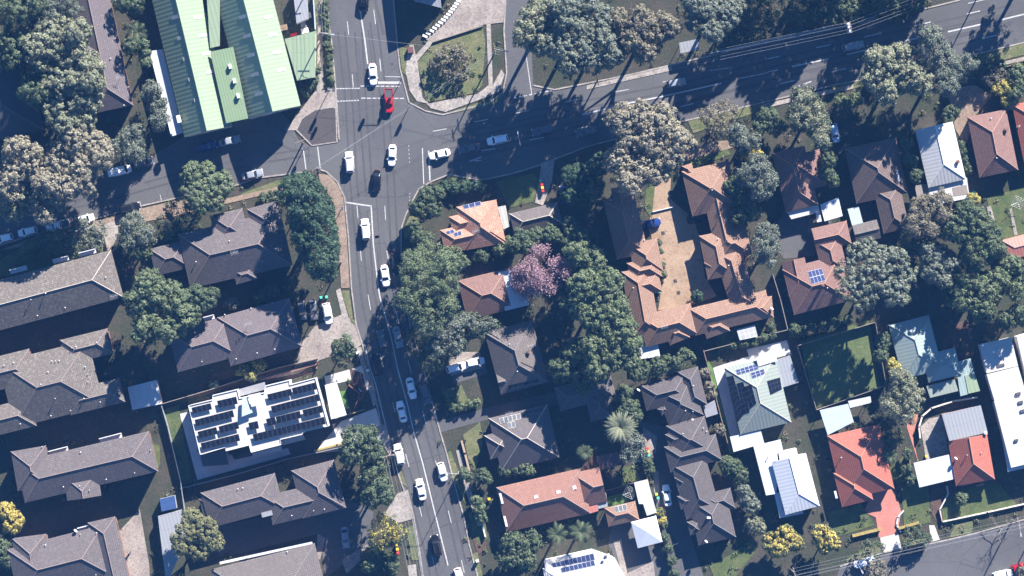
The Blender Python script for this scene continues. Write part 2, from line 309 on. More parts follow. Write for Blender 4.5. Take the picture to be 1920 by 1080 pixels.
sheet('paved_verge', 'dirt', [[(0, 470), (60, 446), (175, 415), (265, 391), (330, 376), (400, 378), (530, 348), (532, 356), (330, 405), (225, 424), (160, 440)], [(597, 326), (618, 328), (634, 348), (644, 372), (650, 440), (656, 540), (640, 540), (632, 430), (622, 375), (600, 340)], [(1240, 300), (1340, 265), (1380, 262), (1380, 275), (1250, 312)], [(1770, 165), (1830, 160), (1860, 180), (1830, 215), (1810, 275), (1790, 240), (1785, 200)]], 0.09)
sheet('driveway', 'concrete_stained', [[(552, 690), (568, 640), (590, 612), (640, 590), (664, 600), (680, 645), (668, 652), (645, 660), (600, 675), (560, 700), (480, 715), (482, 708)], [(600, 330), (598, 330), (600, 334)], [(220, 1000), (262, 955), (280, 1060), (282, 1110), (240, 1110), (232, 1040)], [(596, 1000), (610, 1010), (600, 1050), (592, 1040)], [(1205, 800), (1232, 818), (1230, 850), (1213, 855)], [(1225, 880), (1235, 885), (1238, 950), (1226, 920)], [(1150, 1015), (1165, 1010), (1176, 1075), (1225, 1052), (1230, 1100), (1175, 1110)], [(640, 1050), (690, 1020), (700, 1030), (650, 1075)], [(840, 660), (900, 660), (905, 690), (845, 705)]], 0.07)
sheet('apartment_driveway', 'concrete_pale', [[(612, 822), (640, 790), (705, 765), (722, 830), (700, 840), (640, 846), (590, 850)], [(608, 706), (665, 690), (680, 684), (690, 730), (676, 735), (660, 712), (612, 724)]], 0.05)
sheet('loading_apron', 'asphalt_patch', [[(520, 815), (615, 795), (650, 775), (700, 765), (640, 795), (610, 825), (580, 852), (440, 880), (440, 860)]], 0.035)
sheet('terrace', 'terrace_white', [[(337, 776), (354, 772), (376, 856), (430, 846), (440, 862), (540, 840), (545, 852), (370, 900)], [(1337, 690), (1357, 684), (1386, 816), (1370, 822)], [(1339, 689), (1404, 668), (1400, 655), (1475, 638), (1483, 664), (1450, 672), (1358, 690)]], 0.05)
sheet('courtyard', 'paving_tan', [[(1226, 340), (1258, 334), (1256, 372), (1300, 410), (1310, 440), (1322, 520), (1344, 555), (1296, 572), (1234, 582), (1240, 540), (1246, 520), (1236, 490), (1228, 465), (1216, 430), (1222, 380)]], 0.05)
sheet('red_driveway', 'paving_red', [[(1634, 925), (1668, 912), (1684, 940), (1690, 960), (1682, 1000), (1648, 1008), (1642, 970), (1620, 960)], [(1705, 770), (1722, 775), (1712, 820), (1722, 868), (1700, 800)], [(1830, 910), (1845, 905), (1850, 960), (1838, 965)]], 0.055)
sheet('paver_court', 'concrete', [[(1726, 800), (1742, 785), (1766, 780), (1780, 850), (1736, 862)]], 0.055)
sheet('driveway_crossing', 'concrete_pale', [[(1650, 1008), (1684, 1000), (1690, 1028), (1656, 1038)], [(1742, 985), (1752, 985), (1762, 1012), (1746, 1016)], [(1880, 700), (1875, 705), (1880, 706)]], 0.06)
sheet('red_brick_yard', 'mulch', [[(1770, 610), (1815, 600), (1830, 665), (1790, 678), (1766, 665)], [(1745, 905), (1840, 890), (1870, 900), (1880, 950), (1760, 985), (1745, 960)], [(1330, 690), (1300, 640), (1330, 660)]], 0.04)
grass_dry = [[(783, 118), (812, 82), (905, 50), (910, 80), (904, 160), (892, 174), (800, 192), (790, 150)], [(748, 88), (764, 90), (770, 130), (762, 142), (754, 135)], [(838, 212), (920, 185), (945, 178), (930, 196), (842, 214)], [(610, -30), (614, 40), (620, 80), (628, 160), (606, 168), (606, -30)], [(590, -30), (597, -30), (596, 165), (580, 170), (590, 100)], [(640, 545), (655, 545), (662, 600), (670, 612), (658, 605)], [(672, 652), (680, 650), (698, 718), (704, 755), (696, 740)],
             [(455, 362), (535, 333), (538, 346), (450, 368)], [(842, 328), (880, 340), (860, 350), (810, 352), (800, 362), (790, 372), (770, 400), (756, 432), (760, 450), (790, 400)], [(1290, 228), (1345, 210), (1430, 195), (1435, 205), (1300, 250)], [(1560, 162), (1620, 150), (1620, 162), (1564, 175)], [(1830, 104), (1960, 72), (1960, 92), (1835, 125)], [(836, 850), (845, 845), (866, 900), (872, 945), (858, 915)], [(868, 815), (890, 800), (900, 790), (905, 830), (892, 880), (878, 860)], [(830, 735), (865, 722), (880, 755), (842, 765)], [(732, 855), (742, 855), (765, 915), (752, 905)], [(762, 990), (775, 985), (785, 1050), (772, 1050)], [(885, 1040), (895, 1035), (905, 1080), (895, 1090)], [(1585, 1050), (1640, 1015), (1655, 1034), (1590, 1056)], [(1690, 1010), (1745, 1000), (1750, 1014), (1694, 1026)], [(1790, 985), (1825, 975), (1822, 1000), (1780, 1008)]]
sheet('verge_grass', 'grass_dry', grass_dry, 0.075)
sheet('grass_field', 'field', [[(1500, 640), (1630, 600), (1650, 730), (1530, 765)]], 0.07)
sheet('lawn', 'grass_green', [[(930, 340), (1000, 325), (1012, 340), (1000, 378), (955, 390)], [(1340, 625), (1420, 605), (1440, 640), (1345, 660)], [(1370, 1040), (1410, 1010), (1420, 1030), (1380, 1080), (1345, 1100), (1330, 1060)], [(1550, 960), (1615, 945), (1640, 985), (1560, 1010)], [(1690, 915), (1740, 900), (1745, 980), (1695, 990)], [(1765, 945), (1800, 918), (1870, 905), (1910, 950), (1770, 985)], [(1850, 370), (1920, 350), (1930, 450), (1865, 450)],
      [(1165, 880), (1190, 870), (1200, 900), (1170, 905)], [(1135, 935), (1190, 915), (1195, 945), (1138, 955)], [(1240, 340), (1228, 350), (1222, 410), (1208, 390), (1212, 345)], [(1280, 300), (1360, 270), (1370, 290), (1290, 318)], [(1660, 885), (1705, 845), (1712, 900), (1685, 905)], [(70, 440), (160, 420), (210, 470), (80, 505), (0, 520), (0, 490)], [(300, 770), (335, 760), (360, 905), (345, 912)], [(222, 415), (265, 405), (270, 480), (240, 480)], [(876, 960), (905, 950), (915, 1010), (895, 1020)], [(278, 830), (300, 835), (300, 870), (296, 880)]], 0.07)
sheet('clipped_turf', 'turf_bright', [[(1326, 672), (1336, 690), (1375, 850), (1368, 852), (1330, 712)], [(632, 735), (648, 732), (655, 765), (641, 770)], [(1138, 932), (1174, 924), (1180, 940), (1138, 950)]], 0.085)
sheet('garden_bed', 'mulch', [[(610, 130), (592, 150), (560, 155), (566, 185), (590, 168)], [(880, 990), (905, 985), (912, 1030), (896, 1040)], [(655, 690), (680, 700), (690, 740), (660, 720)], [(1090, 855), (1120, 850), (1125, 880), (1095, 885)], [(400, 700), (560, 665), (590, 700), (480, 720), (340, 750)]], 0.065)
# kerbs
def kerb(pts, wd=0.35):
    mb = MB(); mb.strip([P(x, y) for x, y in pts], wd, 0.0, 0.14); return mb
kb = MB()
for pts in (roadA[0:6], [(592, 315), (612, 322), (632, 340), (646, 370), (653, 440), (659, 540), (668, 610), (681, 650), (698, 715), (715, 800), (734, 850), (755, 912), (775, 966), (787, 1035), (797, 1110)],
            roadA[23:52], roadA[53:60], [(1000, 160), (1040, 168)], roadA[61:], [(0, 460), (60, 441), (175, 411), (265, 386), (332, 371), (447, 346), (480, 334), (577, 321.5)], [(585, 273), (556, 244), (566, 222), (590, 206), (624, 200), (630, 204), (632, 266), (585, 273)],
            [(1575, 1062), (1655, 1036), (1760, 1016), (1825, 1001), (1960, 963)]):
    kb.strip([P(x, y) for x, y in pts], 0.3, 0.0, 0.14)
struct('kerb', kb, 'kerb_stone')
# painted markings
mk = MB()
def line(pts, wd=0.14): mk.strip([P(x, y) for x, y in pts], wd, 0.0245, 0.0245)
def dashes(p, q_, n, on=0.35, wd=0.13):
    for i in range(n):
        a, b = (i + 0.5 - on / 2) / n, (i + 0.5 + on / 2) / n; line([(p[0] + (q_[0] - p[0]) * a, p[1] + (q_[1] - p[1]) * a), (p[0] + (q_[0] - p[0]) * b, p[1] + (q_[1] - p[1]) * b)], wd)
def r4(c, r): return lambda x, y: (c + x / 4, r + y / 4)
q = r4(480, 0)
line([q(780, 70), q(815, 290), q(838, 480)], 0.3)
for a, b in ((q(685, 160), q(695, 260)), (q(722, 558), q(730, 655)), (q(882, 70), q(897, 180)), (q(928, 440), q(937, 535)), (q(965, -90), q(975, 0))): line([a, b], 0.16)
line([q(915, 620), q(1085, 620)], 0.5)
for a, b in ((q(600, 665), q(780, 662)), (q(780, 645), q(1080, 648)), (q(605, 760), q(775, 752)), (q(785, 736), q(1115, 738))): dashes(a, b, 8, 0.75, 0.22)
q = r4(480, 270)
line([q(660, 435), q(760, 450), q(868, 466)], 0.3); line([q(864, 466), q(880, 750), q(915, 1060), (713, 560), (722, 590), (735, 640), (745, 690), (762, 750), (776, 810), (793, 870), (815, 960), (840, 1060)], 0.26)
line([(776, 845), (790, 905)], 0.0001)
for a, b in ((q(757, 460), q(765, 555)), (q(966, 465), q(972, 570)), (q(783, 790), q(790, 875)), (q(980, 800), q(1000, 900))): line([a, b], 0.15)
for a, b in ((q(355, 40), q(375, 190)), (q(462, 20), q(482, 185))): line([a, b], 0.22)
dashes(q(1145, 0), q(1152, 150), 5, 0.5, 0.1); dashes(q(1155, 360), q(1150, 460), 4, 0.5, 0.1); line([q(1248, 30), q(1258, 300)], 0.2); line([q(1295, 50), q(1305, 275)], 0.3)
for a, b in (((1688, 40), (1800, 25)),): pass
q = r4(480, 540)
for a, b in ((q(840, 50), q(860, 165)), (q(1045, 160), q(1075, 275)), (q(930, 490), q(955, 590)), (q(1140, 540), q(1165, 640)), (q(1025, 860), q(1042, 935)), (q(1248, 920), q(1275, 1015))): line([a, b], 0.15)
line([q(815, 420), q(850, 580), q(900, 730), q(940, 900), q(985, 1080), (735, 850), (752, 905), (772, 962), (784, 1030), (794, 1100)], 0.22)
q = r4(480, 810)
for a, b in ((q(1122, 165), q(1148, 262)), (q(1222, 545), q(1245, 635)), (q(1345, 215), q(1360, 255)), (q(1442, 590), q(1465, 682)), (q(1540, 960), q(1562, 1055)), (q(1318, 930), q(1340, 1008))): line([a, b], 0.15)
q = r4(960, 0)
dashes(q(0, 738), q(400, 658), 10, 0.55, 0.22); line([q(525, 860), q(880, 772), q(1120, 725), q(1570, 625)], 0.3); line([q(105, 410), q(148, 705)], 0.16)
for a, b in ((q(25, 850), q(135, 825)), (q(400, 765), q(515, 740)), (q(770, 690), q(875, 670)), (q(1130, 615), q(1250, 595)), (q(1480, 530), q(1625, 510)), (q(130, 1050), q(240, 1030)), (q(490, 965), q(590, 945)), (q(880, 882), q(960, 865)), (q(1265, 800), q(1362, 775)), (q(1705, 590), q(1920, 545))): line([a, b], 0.15)
q = r4(1440, 0)
for a, b in ((q(180, 500), q(455, 440)), (q(590, 408), q(800, 360)), (q(1030, 305), q(1150, 280)), (q(1350, 238), q(1600, 182)), (q(1750, 148), q(1925, 105))): line([a, b], 0.3)
for a, b in ((q(0, 440), q(90, 422)), (q(360, 358), q(470, 335)), (q(720, 278), q(850, 248)), (q(1115, 190), q(1220, 165)), (q(1490, 105), q(1590, 82)), (q(0, 540), q(75, 525)), (q(90, 628), q(200, 603)), (q(475, 540), q(585, 513)), (q(1610, 288), q(1720, 262)), (q(230, 645), q(325, 610)), (q(240, 640), q(290, 628))): line([a, b], 0.2)
line([q(1500, 25), q(1920, -70)], 0.15); line([q(-420, 400), q(0, 310), q(540, 200), q(1180, 55)], 0.14)
q = r4(480, 0)
for a, b in ((q(1325, 985), q(1430, 965)), (q(1635, 915), q(1740, 895))): line([a, b], 0.16)
q = r4(480, 270)
line([q(1690, 50), q(1795, 35)], 0.15); line([q(1600, 132), q(1690, 97)], 0.25); line([q(1640, 128), q(1690, 122)], 0.2)
for x, y in ((176, 413), (220, 385), (262, 377), (300, 365), (449, 340)): line([(x, y), (x + 3.5, y + 14)], 0.12)
struct('road_markings', mk, 'road_paint')
# rubbed tyre tracks and long crack seals in the asphalt
tk = MB()
for pts in ([(690, 55), (696, 100), (699, 155), (700, 260)], [(705, 370), (710, 430), (715, 500), (722, 560)], [(1440, 150), (1500, 136), (1560, 121), (1640, 100), (1700, 84)], [(1445, 142), (1520, 122), (1600, 100)], [(680, 367), (720, 370), (760, 368)], [(702, 457), (722, 456), (728, 470)], [(770, 870), (830, 850)], [(800, 1000), (860, 975)]): tk.strip([P(x, y) for x, y in pts], 0.16, 0.0225, 0.0225)
struct('crack_sealing', tk, 'track_dark')
ww = MB()
lanes = [[(640, 60), (655, 200), (662, 330), (672, 440), (684, 560), (712, 690), (742, 810), (772, 920), (805, 1040), (815, 1090)], [(672, 60), (680, 200), (690, 330), (700, 440), (706, 540), (728, 640), (752, 740), (778, 830), (802, 930), (830, 1060)], [(700, 40), (722, 200), (732, 330), (738, 440), (742, 540), (768, 640), (790, 740), (810, 830), (838, 930), (868, 1060)],
         [(830, 300), (960, 272), (1100, 240), (1290, 198), (1450, 160), (1620, 118), (1900, 52)], [(820, 250), (960, 222), (1100, 195), (1290, 160), (1450, 118), (1620, 80), (1900, 16)], [(830, 275), (960, 247), (1100, 218), (1290, 182), (1450, 142), (1620, 100), (1900, 34)], [(60, 400), (200, 370), (340, 330), (480, 300), (580, 285)]]
for ln in lanes:
    for off in (-0.75, 0.75):
        pts = [Vector(P(x, y)) for x, y in ln]; o_ = []
        for i in range(len(pts)): d_ = (pts[min(i + 1, len(pts) - 1)] - pts[max(i - 1, 0)]).normalized(); o_.append(tuple(pts[i] + Vector((-d_.y, d_.x)) * off))
        ww.strip(o_, 0.42, 0.0207, 0.0207)
struct('wheel_tracks', ww, 'wheel_wear')
pf = MB()
for x, y, l_, w_, a_ in ((706, 420, 6, 2.4, 105), (690, 380, 4, 3, 15), (715, 480, 9, 1.0, 102), (800, 990, 5, 1.6, 103), (775, 870, 7, 1.2, 104), (660, 100, 8, 1.4, 96), (1480, 150, 9, 1.3, 13), (1700, 70, 6, 2, 13), (1240, 190, 7, 1.4, 14), (640, 30, 5, 2.2, 95), (745, 690, 6, 1.2, 104), (380, 310, 6, 1.6, 12), (480, 300, 5, 2, 14), (240, 350, 7, 2, 14), (1780, 1040, 6, 1.6, 14)):
    X, Y = P(x, y); pf.box((X, Y, 0.012), (l_, w_, 0.0097), R(a_))
struct('asphalt_patches', pf, 'patch_fill')
for i, (x, y) in enumerate(((762, 365), (672, 365), (735, 120), (590, 950), (1390, 150), (765, 1000))):
    X, Y = P(x, y); m_ = MB(); m_.tube((X, Y, 0.0), (X, Y, 0.027), .33, .33, 16); o = m_.build('manhole_cover', 'iron_cover'); tag(o, 'round dark manhole cover set in the road asphalt', 'manhole cover', 'manhole covers in the roads')
for x, y in ((1243, 437), (1266, 527), (1272, 549)):
    mb = MB(); X, Y = P(x, y); mb.box((X, Y, 0.05), (0.75, 0.75, 0.03), 0.25); mb.box((X, Y, 0.0805), (0.5, 0.5, 0.02), 0.25); o = mb.build('drain_grate', 'iron_cover')
    tag(o, {437: 'square dark drain grate at the north end of the tan courtyard', 527: 'square dark drain grate in the middle of the tan courtyard', 549: 'square dark drain grate at the south end of the tan courtyard'}[y], 'drain grate', 'drain grates in the courtyard')
# ------------------------------------------------------------------ buildings
RIDGE = {'tile_terracotta': 'ridge_red', 'tile_orange': 'ridge_red', 'tile_red': 'ridge_red', 'tile_rust': 'ridge_red', 'tile_plum': 'ridge_red',
         'tile_slate': 'ridge_grey', 'tile_grey': 'ridge_grey'}
class Wing:
    def __init__(s, x0, y0, x1, y1, wd, ends, eave, tp):
        a = Vector(P(x0, y0, eave)); b = Vector(P(x1, y1, eave)); L = (b - a).length; W = wd * S
        if ends == 'hh' and L < W:          # the ridge runs along the longer side
            m = (a + b) / 2; d = (b - a).normalized(); n = Vector((-d.y, d.x)); a, b, L, W = m - n * W / 2, m + n * W / 2, W, L
        s.a, s.b, s.L, s.W, s.ends, s.e, s.tp = a, b, L, W, ends, eave, tp
        s.d = (b - a).normalized(); s.n = Vector((-s.d.y, s.d.x)); s.h = W / 2
        s.s0 = s.h if ends[0] == 'h' else 0.0; s.s1 = L - (s.h if ends[1] == 'h' else 0.0)
        if s.s0 > s.s1: s.s0 = s.s1 = (s.s0 + s.s1) / 2
    def pt(s, u, t, z): p = s.a + s.d * u + s.n * t; return (p.x, p.y, z)
    def z(s, x, y):
        q = Vector((x, y)) - s.a; u = q.dot(s.d); t = abs(q.dot(s.n)); d = s.h - t
        if s.ends[0] == 'h': d = min(d, u)
        elif u < -0.05: return None
        if s.ends[1] == 'h': d = min(d, s.L - u)
        elif u > s.L + 0.05: return None
        return None if d < -0.05 else s.e + d * s.tp
    def mesh(s, mb):
        e, h, L = s.e, s.h, s.L; rz = e + h * s.tp; f = 0.2
        A0, A1 = s.pt(0, h, e), s.pt(0, -h, e); B0, B1 = s.pt(L, h, e), s.pt(L, -h, e); r0, r1 = s.pt(s.s0, 0, rz), s.pt(s.s1, 0, rz)
        sl = h * math.sqrt(1 + s.tp ** 2)
        def side(p, q, rq, rp, up, uq):
            if rp == rq: mb.face([p, q, rq], 0, [(0, 0), (L, 0), (uq, sl)])
            else: mb.face([p, q, rq, rp], 0, [(0, 0), (L, 0), (uq, sl), (up, sl)])
        side(A1, B1, r1, r0, s.s0, s.s1); side(B0, A0, r0, r1, L - s.s1, L - s.s0)
        if s.ends[0] == 'h': mb.face([A0, A1, r0], 0, [(0, 0), (2 * h, 0), (h, sl)])
        else: mb.face([A0, A1, r0], 2)
        if s.ends[1] == 'h': mb.face([B1, B0, r1], 0, [(0, 0), (2 * h, 0), (h, sl)])
        else: mb.face([B1, B0, r1], 2)
        lo = lambda p: (p[0], p[1], p[2] - f)
        for p, q in ((A1, B1), (B1, B0), (B0, A0), (A0, A1)): mb.face([lo(p), lo(q), q, p], 1)
        mb.face([lo(A0), lo(B0), lo(B1), lo(A1)], 1)
    def segs(s):
        rz = s.e + s.h * s.tp; o = [(s.pt(s.s0, 0, rz), s.pt(s.s1, 0, rz))]
        if s.ends[0] == 'h': o += [(s.pt(0, k * s.h, s.e), s.pt(s.s0, 0, rz)) for k in (1, -1)]
        if s.ends[1] == 'h': o += [(s.pt(s.L, k * s.h, s.e), s.pt(s.s1, 0, rz)) for k in (1, -1)]
        return o
def walls(mb, w, inset=0.5, gable_inset=0.15):
    i0 = inset if w.ends[0] == 'h' else gable_inset; i1 = inset if w.ends[1] == 'h' else gable_inset
    h = w.h - inset; zt = w.e - 0.19
    c = [(i0, -h), (w.L - i1, -h), (w.L - i1, h), (i0, h)]; pts = [w.pt(u, t, 0)[:2] for u, t in c]
    mb.prism(pts, 0, zt, 0, 0)
    for k in range(4):                       # windows, set 2 mm proud of the brickwork
        p, q = Vector(pts[k]), Vector(pts[(k + 1) % 4]); L = (q - p).length; n = int(L // 3.4)
        d = (q - p) / max(L, 1e-3); o = Vector((d.y, -d.x)) * 0.012
        for fl in range(2 if zt > 5 else 1):
            for j in range(n):
                m = p + d * (L * (j + 0.5) / n) + o; z0 = 0.95 + fl * 2.75
                if z0 + 1.25 < zt:
                    a, b = m - d * 0.75, m + d * 0.75; mb.face([(a.x, a.y, z0), (b.x, b.y, z0), (b.x, b.y, z0 + 1.2), (a.x, a.y, z0 + 1.2)], 1)
def house(name, label, wings, eave=2.9, pitch=23, roof='tile_brown', wall='brick', fascia='fascia', cat='house', group=None, extras=(), drop=0.0, ridge=None):
    tp = math.tan(R(pitch + (5.5 if roof.startswith('tile') else 0))); W = []
    for i, w in enumerate(wings):
        e = eave - i * 0.006 + (w[6] if len(w) > 6 else 0)
        W.append(Wing(*w[:5], w[5] if len(w) > 5 else 'hh', e, tp))
    c = (W[0].a + W[0].b) / 2; root = thing(name, label, cat, (c.x, c.y, 0), group)
    wm, rm, cm = MB(), MB(), MB()
    for w in W: walls(wm, w); w.mesh(rm); KEEP_CLEAR.append([w.pt(u, t, 0)[:2] for u, t in ((0, -w.h), (w.L, -w.h), (w.L, w.h), (0, w.h))])
    def top(x, y, skip=None):
        zs = [w.z(x, y) for w in W if w is not skip]; zs = [z for z in zs if z is not None]; return max(zs) if zs else None
    wm.build('wall', [wall, 'window_glass'], root); ro = rm.build('roof', [roof, fascia, wall], root)
    for w in W:
        for p, q in w.segs():
            L = math.dist(p, q); n = max(1, int(L / 0.5)); ok = []
            for k in range(n):
                t = (k + 0.5) / n; x, y, z = (p[i] + (q[i] - p[i]) * t for i in range(3)); o = top(x, y, w); ok.append(o is None or o < z + 0.03)
            k = 0
            while k < n:
                if ok[k]:
                    j = k
                    while j < n and ok[j]: j += 1
                    lift = 0.02; a = [p[i] + (q[i] - p[i]) * k / n for i in range(3)]; b = [p[i] + (q[i] - p[i]) * j / n for i in range(3)]
                    a[2] += lift; b[2] += lift; cm.tube(a, b, 0.09, 0.09, 6)
                    k = j
                else: k += 1
    if cm.v: cm.build('ridge_cap', ridge or RIDGE.get(roof, 'ridge_brown'), ro)
    def rz(x, y): z = top(x, y); return eave if z is None else z
    add_extras(root, ro, extras, rz, eave); ROOFZ[root.name] = rz
    return root
ROOFZ = {}
def add_extras(root, ro, extras, rz, eave):
    for e in extras:
        k = e[0]
        if k == 'S':                           # solar array: four corners on the slope, columns, rows
            _, cs, nx, ny, mk = e[:5]; up = e[5] if len(e) > 5 else 0.0
            pts = [P(x, y, eave + 0.5) for x, y in cs]; z = [rz(x, y) + 0.09 + up * (i in (0, 1)) for i, (x, y) in enumerate(pts)]; mb = MB()
            t = [(x, y, zz) for (x, y), zz in zip(pts, z)]; b = [(x, y, zz - 0.05) for x, y, zz in t]
            mb.face(t, 0, [(0, ny), (nx, ny), (nx, 0), (0, 0)])
            for i in range(4): j = (i + 1) % 4; mb.face([b[i], b[j], t[j], t[i]], 1)
            o = mb.build('skylight' if mk == 'poly_sheet' else 'solar_panel', [mk, 'galvanised'], root)
            if up: pass
        elif k == 'C':                         # chimney with a corbelled top and a pot
            x, y = P(e[1], e[2], eave + 1); z = rz(x, y); w = e[3] * S; mb = MB(); mb.box((x, y, z - 1.0), (w, w, 1.75), R(14)); mb.box((x, y, z + 0.753), (w + 0.14, w + 0.14, 0.16), R(14)); mb.tube((x, y, z + 0.9), (x, y, z + 1.2), 0.13, 0.11)
            mb.build('chimney', e[4] if len(e) > 4 else 'brick', ro)
        elif k == 'V':
            x, y = P(e[1], e[2], eave + 1); z = rz(x, y); mb = MB(); mb.tube((x, y, z - 0.2), (x, y, z + 0.45), 0.07); mb.tube((x, y, z + 0.4), (x, y, z + 0.48), 0.14, 0.14); mb.tube((x, y, z + 0.48), (x, y, z + 0.58), 0.14, 0.04); mb.build('vent_pipe', 'white_paint' if int(e[1]) % 3 else 'galvanised', ro)
        elif k == 'K':
            x, y = P(e[1], e[2], eave + 1); z = rz(x, y); mb = MB(); a = R(e[5] if len(e) > 5 else 14)
            mb.box((x, y, z - 0.15), (e[3] * S, e[4] * S, 0.3), a); mb.build('skylight', e[6] if len(e) > 6 else 'white_paint', ro)
        elif k == 'A':                         # television aerial
            x, y = P(e[1], e[2], eave + 1); z = rz(x, y); mb = MB(); mb.tube((x, y, z - 0.1), (x, y, z + 2.2), 0.035); mb.tube((x - 0.8, y - 0.2, z + 2.1), (x + 0.8, y + 0.2, z + 2.1), 0.025)
            for j in range(6): t = -0.7 + j * 0.28; mb.tube((x + t + .12, y + t * .25 - 0.45, z + 2.1), (x + t - .12, y + t * .25 + 0.45, z + 2.1), 0.02)
            mb.build('television_aerial', 'galvanised', ro)
        elif k == 'D':                         # satellite dish
            x, y = P(e[1], e[2], eave + 1); z = rz(x, y); mb = MB(); mb.tube((x, y, z - 0.1), (x, y, z + 0.6), 0.03); mb.tube((x, y, z + 0.6), (x + .16, y + .22, z + 0.72), 0.08, 0.42, 12); mb.build('satellite_dish', 'white_paint', ro)
        elif k == 'F':                         # flat-roofed part of the building: polygon, height, material, wall
            poly = [P(x, y, e[2]) for x, y in e[1]]; KEEP_CLEAR.append(poly); mb = MB(); mb.prism(poly, e[2] - 0.22, e[2], 0, 1, e[5] if len(e) > 5 else 0.25); fo = mb.build('flat_roof', [e[3], 'fascia_white'], root)
            if e[4]: mw = MB(); c = Vector((sum(p[0] for p in poly) / len(poly), sum(p[1] for p in poly) / len(poly))); mw.prism([tuple(c + (Vector(p) - c) * 0.96) for p in poly], 0, e[2] - 0.221, 0, 0); mw.build('wall', e[4], root)
        elif k == 'G':                         # gutter along an eave: polyline, height
            mb = MB(); mb.strip([P(x, y, eave) for x, y in e[1]], 0.5 if len(e) < 3 else e[2], eave - 0.17, eave + 0.012); mb.build('gutter', 'fascia_white', root)
        elif k == 'B':                         # balcony slab with a white parapet, centre, length, depth, height
            x, y = P(e[1], e[2], e[5]); mb = MB(); a = R(e[6] if len(e) > 6 else 14.5); mb.box((x, y, e[5] - 0.15), (e[3] * S, e[4] * S, 0.15), a)
            n = Vector((-math.sin(a), math.cos(a))); q = Vector((x, y)) + n * (e[4] * S / 2 - 0.08); mb.box((q.x, q.y, e[5]), (e[3] * S, 0.16, 0.9), a); mb.build('balcony', 'white_paint', root)
        elif k == 'X':                         # box on the roof: air-conditioner, plant, vent cowl
            x, y = P(e[1], e[2], eave + 1); z = rz(x, y); mb = MB(); mb.box((x, y, z - 0.1), (e[3] * S, e[4] * S, e[5] + 0.1), R(e[6] if len(e) > 6 else 14)); mb.build(e[8] if len(e) > 8 else 'air_conditioner', e[7] if len(e) > 7 else 'white_paint', ro)
def flat_building(name, label, poly, h, roof, wall, cat='building', group=None, parapet=0.35, extras=(), pw=0.25):
    pts = [P(x, y, h) for x, y in poly]; a = sum(pts[i][0] * pts[(i + 1) % len(pts)][1] - pts[(i + 1) % len(pts)][0] * pts[i][1] for i in range(len(pts)))
    if a < 0: pts = pts[::-1]
    KEEP_CLEAR.append(pts); c = Vector((sum(p[0] for p in pts) / len(pts), sum(p[1] for p in pts) / len(pts))); root = thing(name, label, cat, (c.x, c.y, 0), group)
    mb = MB(); mb.prism(pts, 0, h - 0.1, 0, 0); mb.build('wall', wall, root)
    ins = [tuple(c + (Vector(p) - c) * 0.998) for p in pts]
    mr = MB(); mr.prism(ins, h - 0.099, h, 0, 0); ro = mr.build('roof', roof, root)
    if parapet:
        mp = MB(); mp.strip([tuple((Vector(p) + (c - Vector(p)).normalized() * pw * 0.4)) for p in pts + [pts[0]]], pw, h - 0.15, h + parapet); mp.build('parapet', wall if wall in ('white_paint', 'cream_render') else 'fascia_white', ro)
    add_extras(root, ro, extras, lambda x, y: h, h)
    return root
def canopy(name, label, poly, h, mat, cat='carport', group=None, slope=0.25, uvd=0.25):
    """a sheet roof on posts; poly has four corners, the first two at the high side"""
    pts = [P(x, y, h) for x, y in poly]; c = Vector((sum(p[0] for p in pts) / len(pts), sum(p[1] for p in pts) / len(pts)))
    root = thing(name, label, cat, (c.x, c.y, 0), group); mb = MB()
    zs = [h + slope if i < 2 else h for i in range(len(pts))]
    t = [(x, y, z) for (x, y), z in zip(pts, zs)]
    a = sum(pts[i][0] * pts[(i + 1) % len(pts)][1] - pts[(i + 1) % len(pts)][0] * pts[i][1] for i in range(len(pts)))
    if a < 0: t = t[::-1]
    ca, sa = math.cos(uvd), math.sin(uvd); mb.face(t, 0, [(x * ca + y * sa, -x * sa + y * ca) for x, y, z in t]); b = [(x, y, z - 0.12) for x, y, z in t]; mb.face(b[::-1], 1)
    for i in range(len(t)): j = (i + 1) % len(t); mb.face([b[i], b[j], t[j], t[i]], 1)
    mb.build('roof', [mat, 'fascia_white'], root)
    for x, y in pts:
        q = Vector((x, y)); q = q + (c - q).normalized() * 0.35; pm = MB(); pm.box((q.x, q.y, 0), (0.1, 0.1, h - 0.14), 0.25); pm.build('post', 'galvanised', root)
    return root

apt = 'brick apartment blocks on the west side'
V = lambda *p: [('V', x, y) for x, y in p]
house('apartment_block', 'mauve-brown tiled apartment block between the big gum trees and the green-roofed warehouse', [(155, -60, 212, 205, 76), (205, 88, 128, 106, 58)], 5.8, 22, 'tile_mauve', cat='apartment block', group=apt,
      extras=V((216, 72), (208, 110), (193, 117), (240, 163), (232, 197)) + [('A', 226, 145)])
house('apartment_block', 'long lichen-speckled apartment block with white balconies behind the kerbside parked cars', [(-75, 592, 220, 513, 91)], 5.8, 22, 'tile_lichen', cat='apartment block', group=apt,
      extras=V((76, 510), (199, 520), (88, 550), (60, 562), (122, 577), (70, 592)) + [('B', 35, 506, 32, 8, 4.6), ('B', 114, 487, 30, 8, 4.6), ('B', 164, 474, 32, 8, 4.6), ('A', 215, 555)], ridge='ridge_light')
house('apartment_block', 'grey-brown apartment block with several hips beside the tall dark conifer', [(345, 490, 537, 446, 104), (437, 455, 424, 397, 62), (506, 440, 491, 384, 58), (286, 492, 352, 476, 52, 'hh', -0.8), (455, 500, 463, 528, 40)], 5.8, 22, 'tile_brown', cat='apartment block', group=apt,
      extras=V((431, 452), (368, 491), (492, 490), (495, 418)) + [('A', 442, 474)])
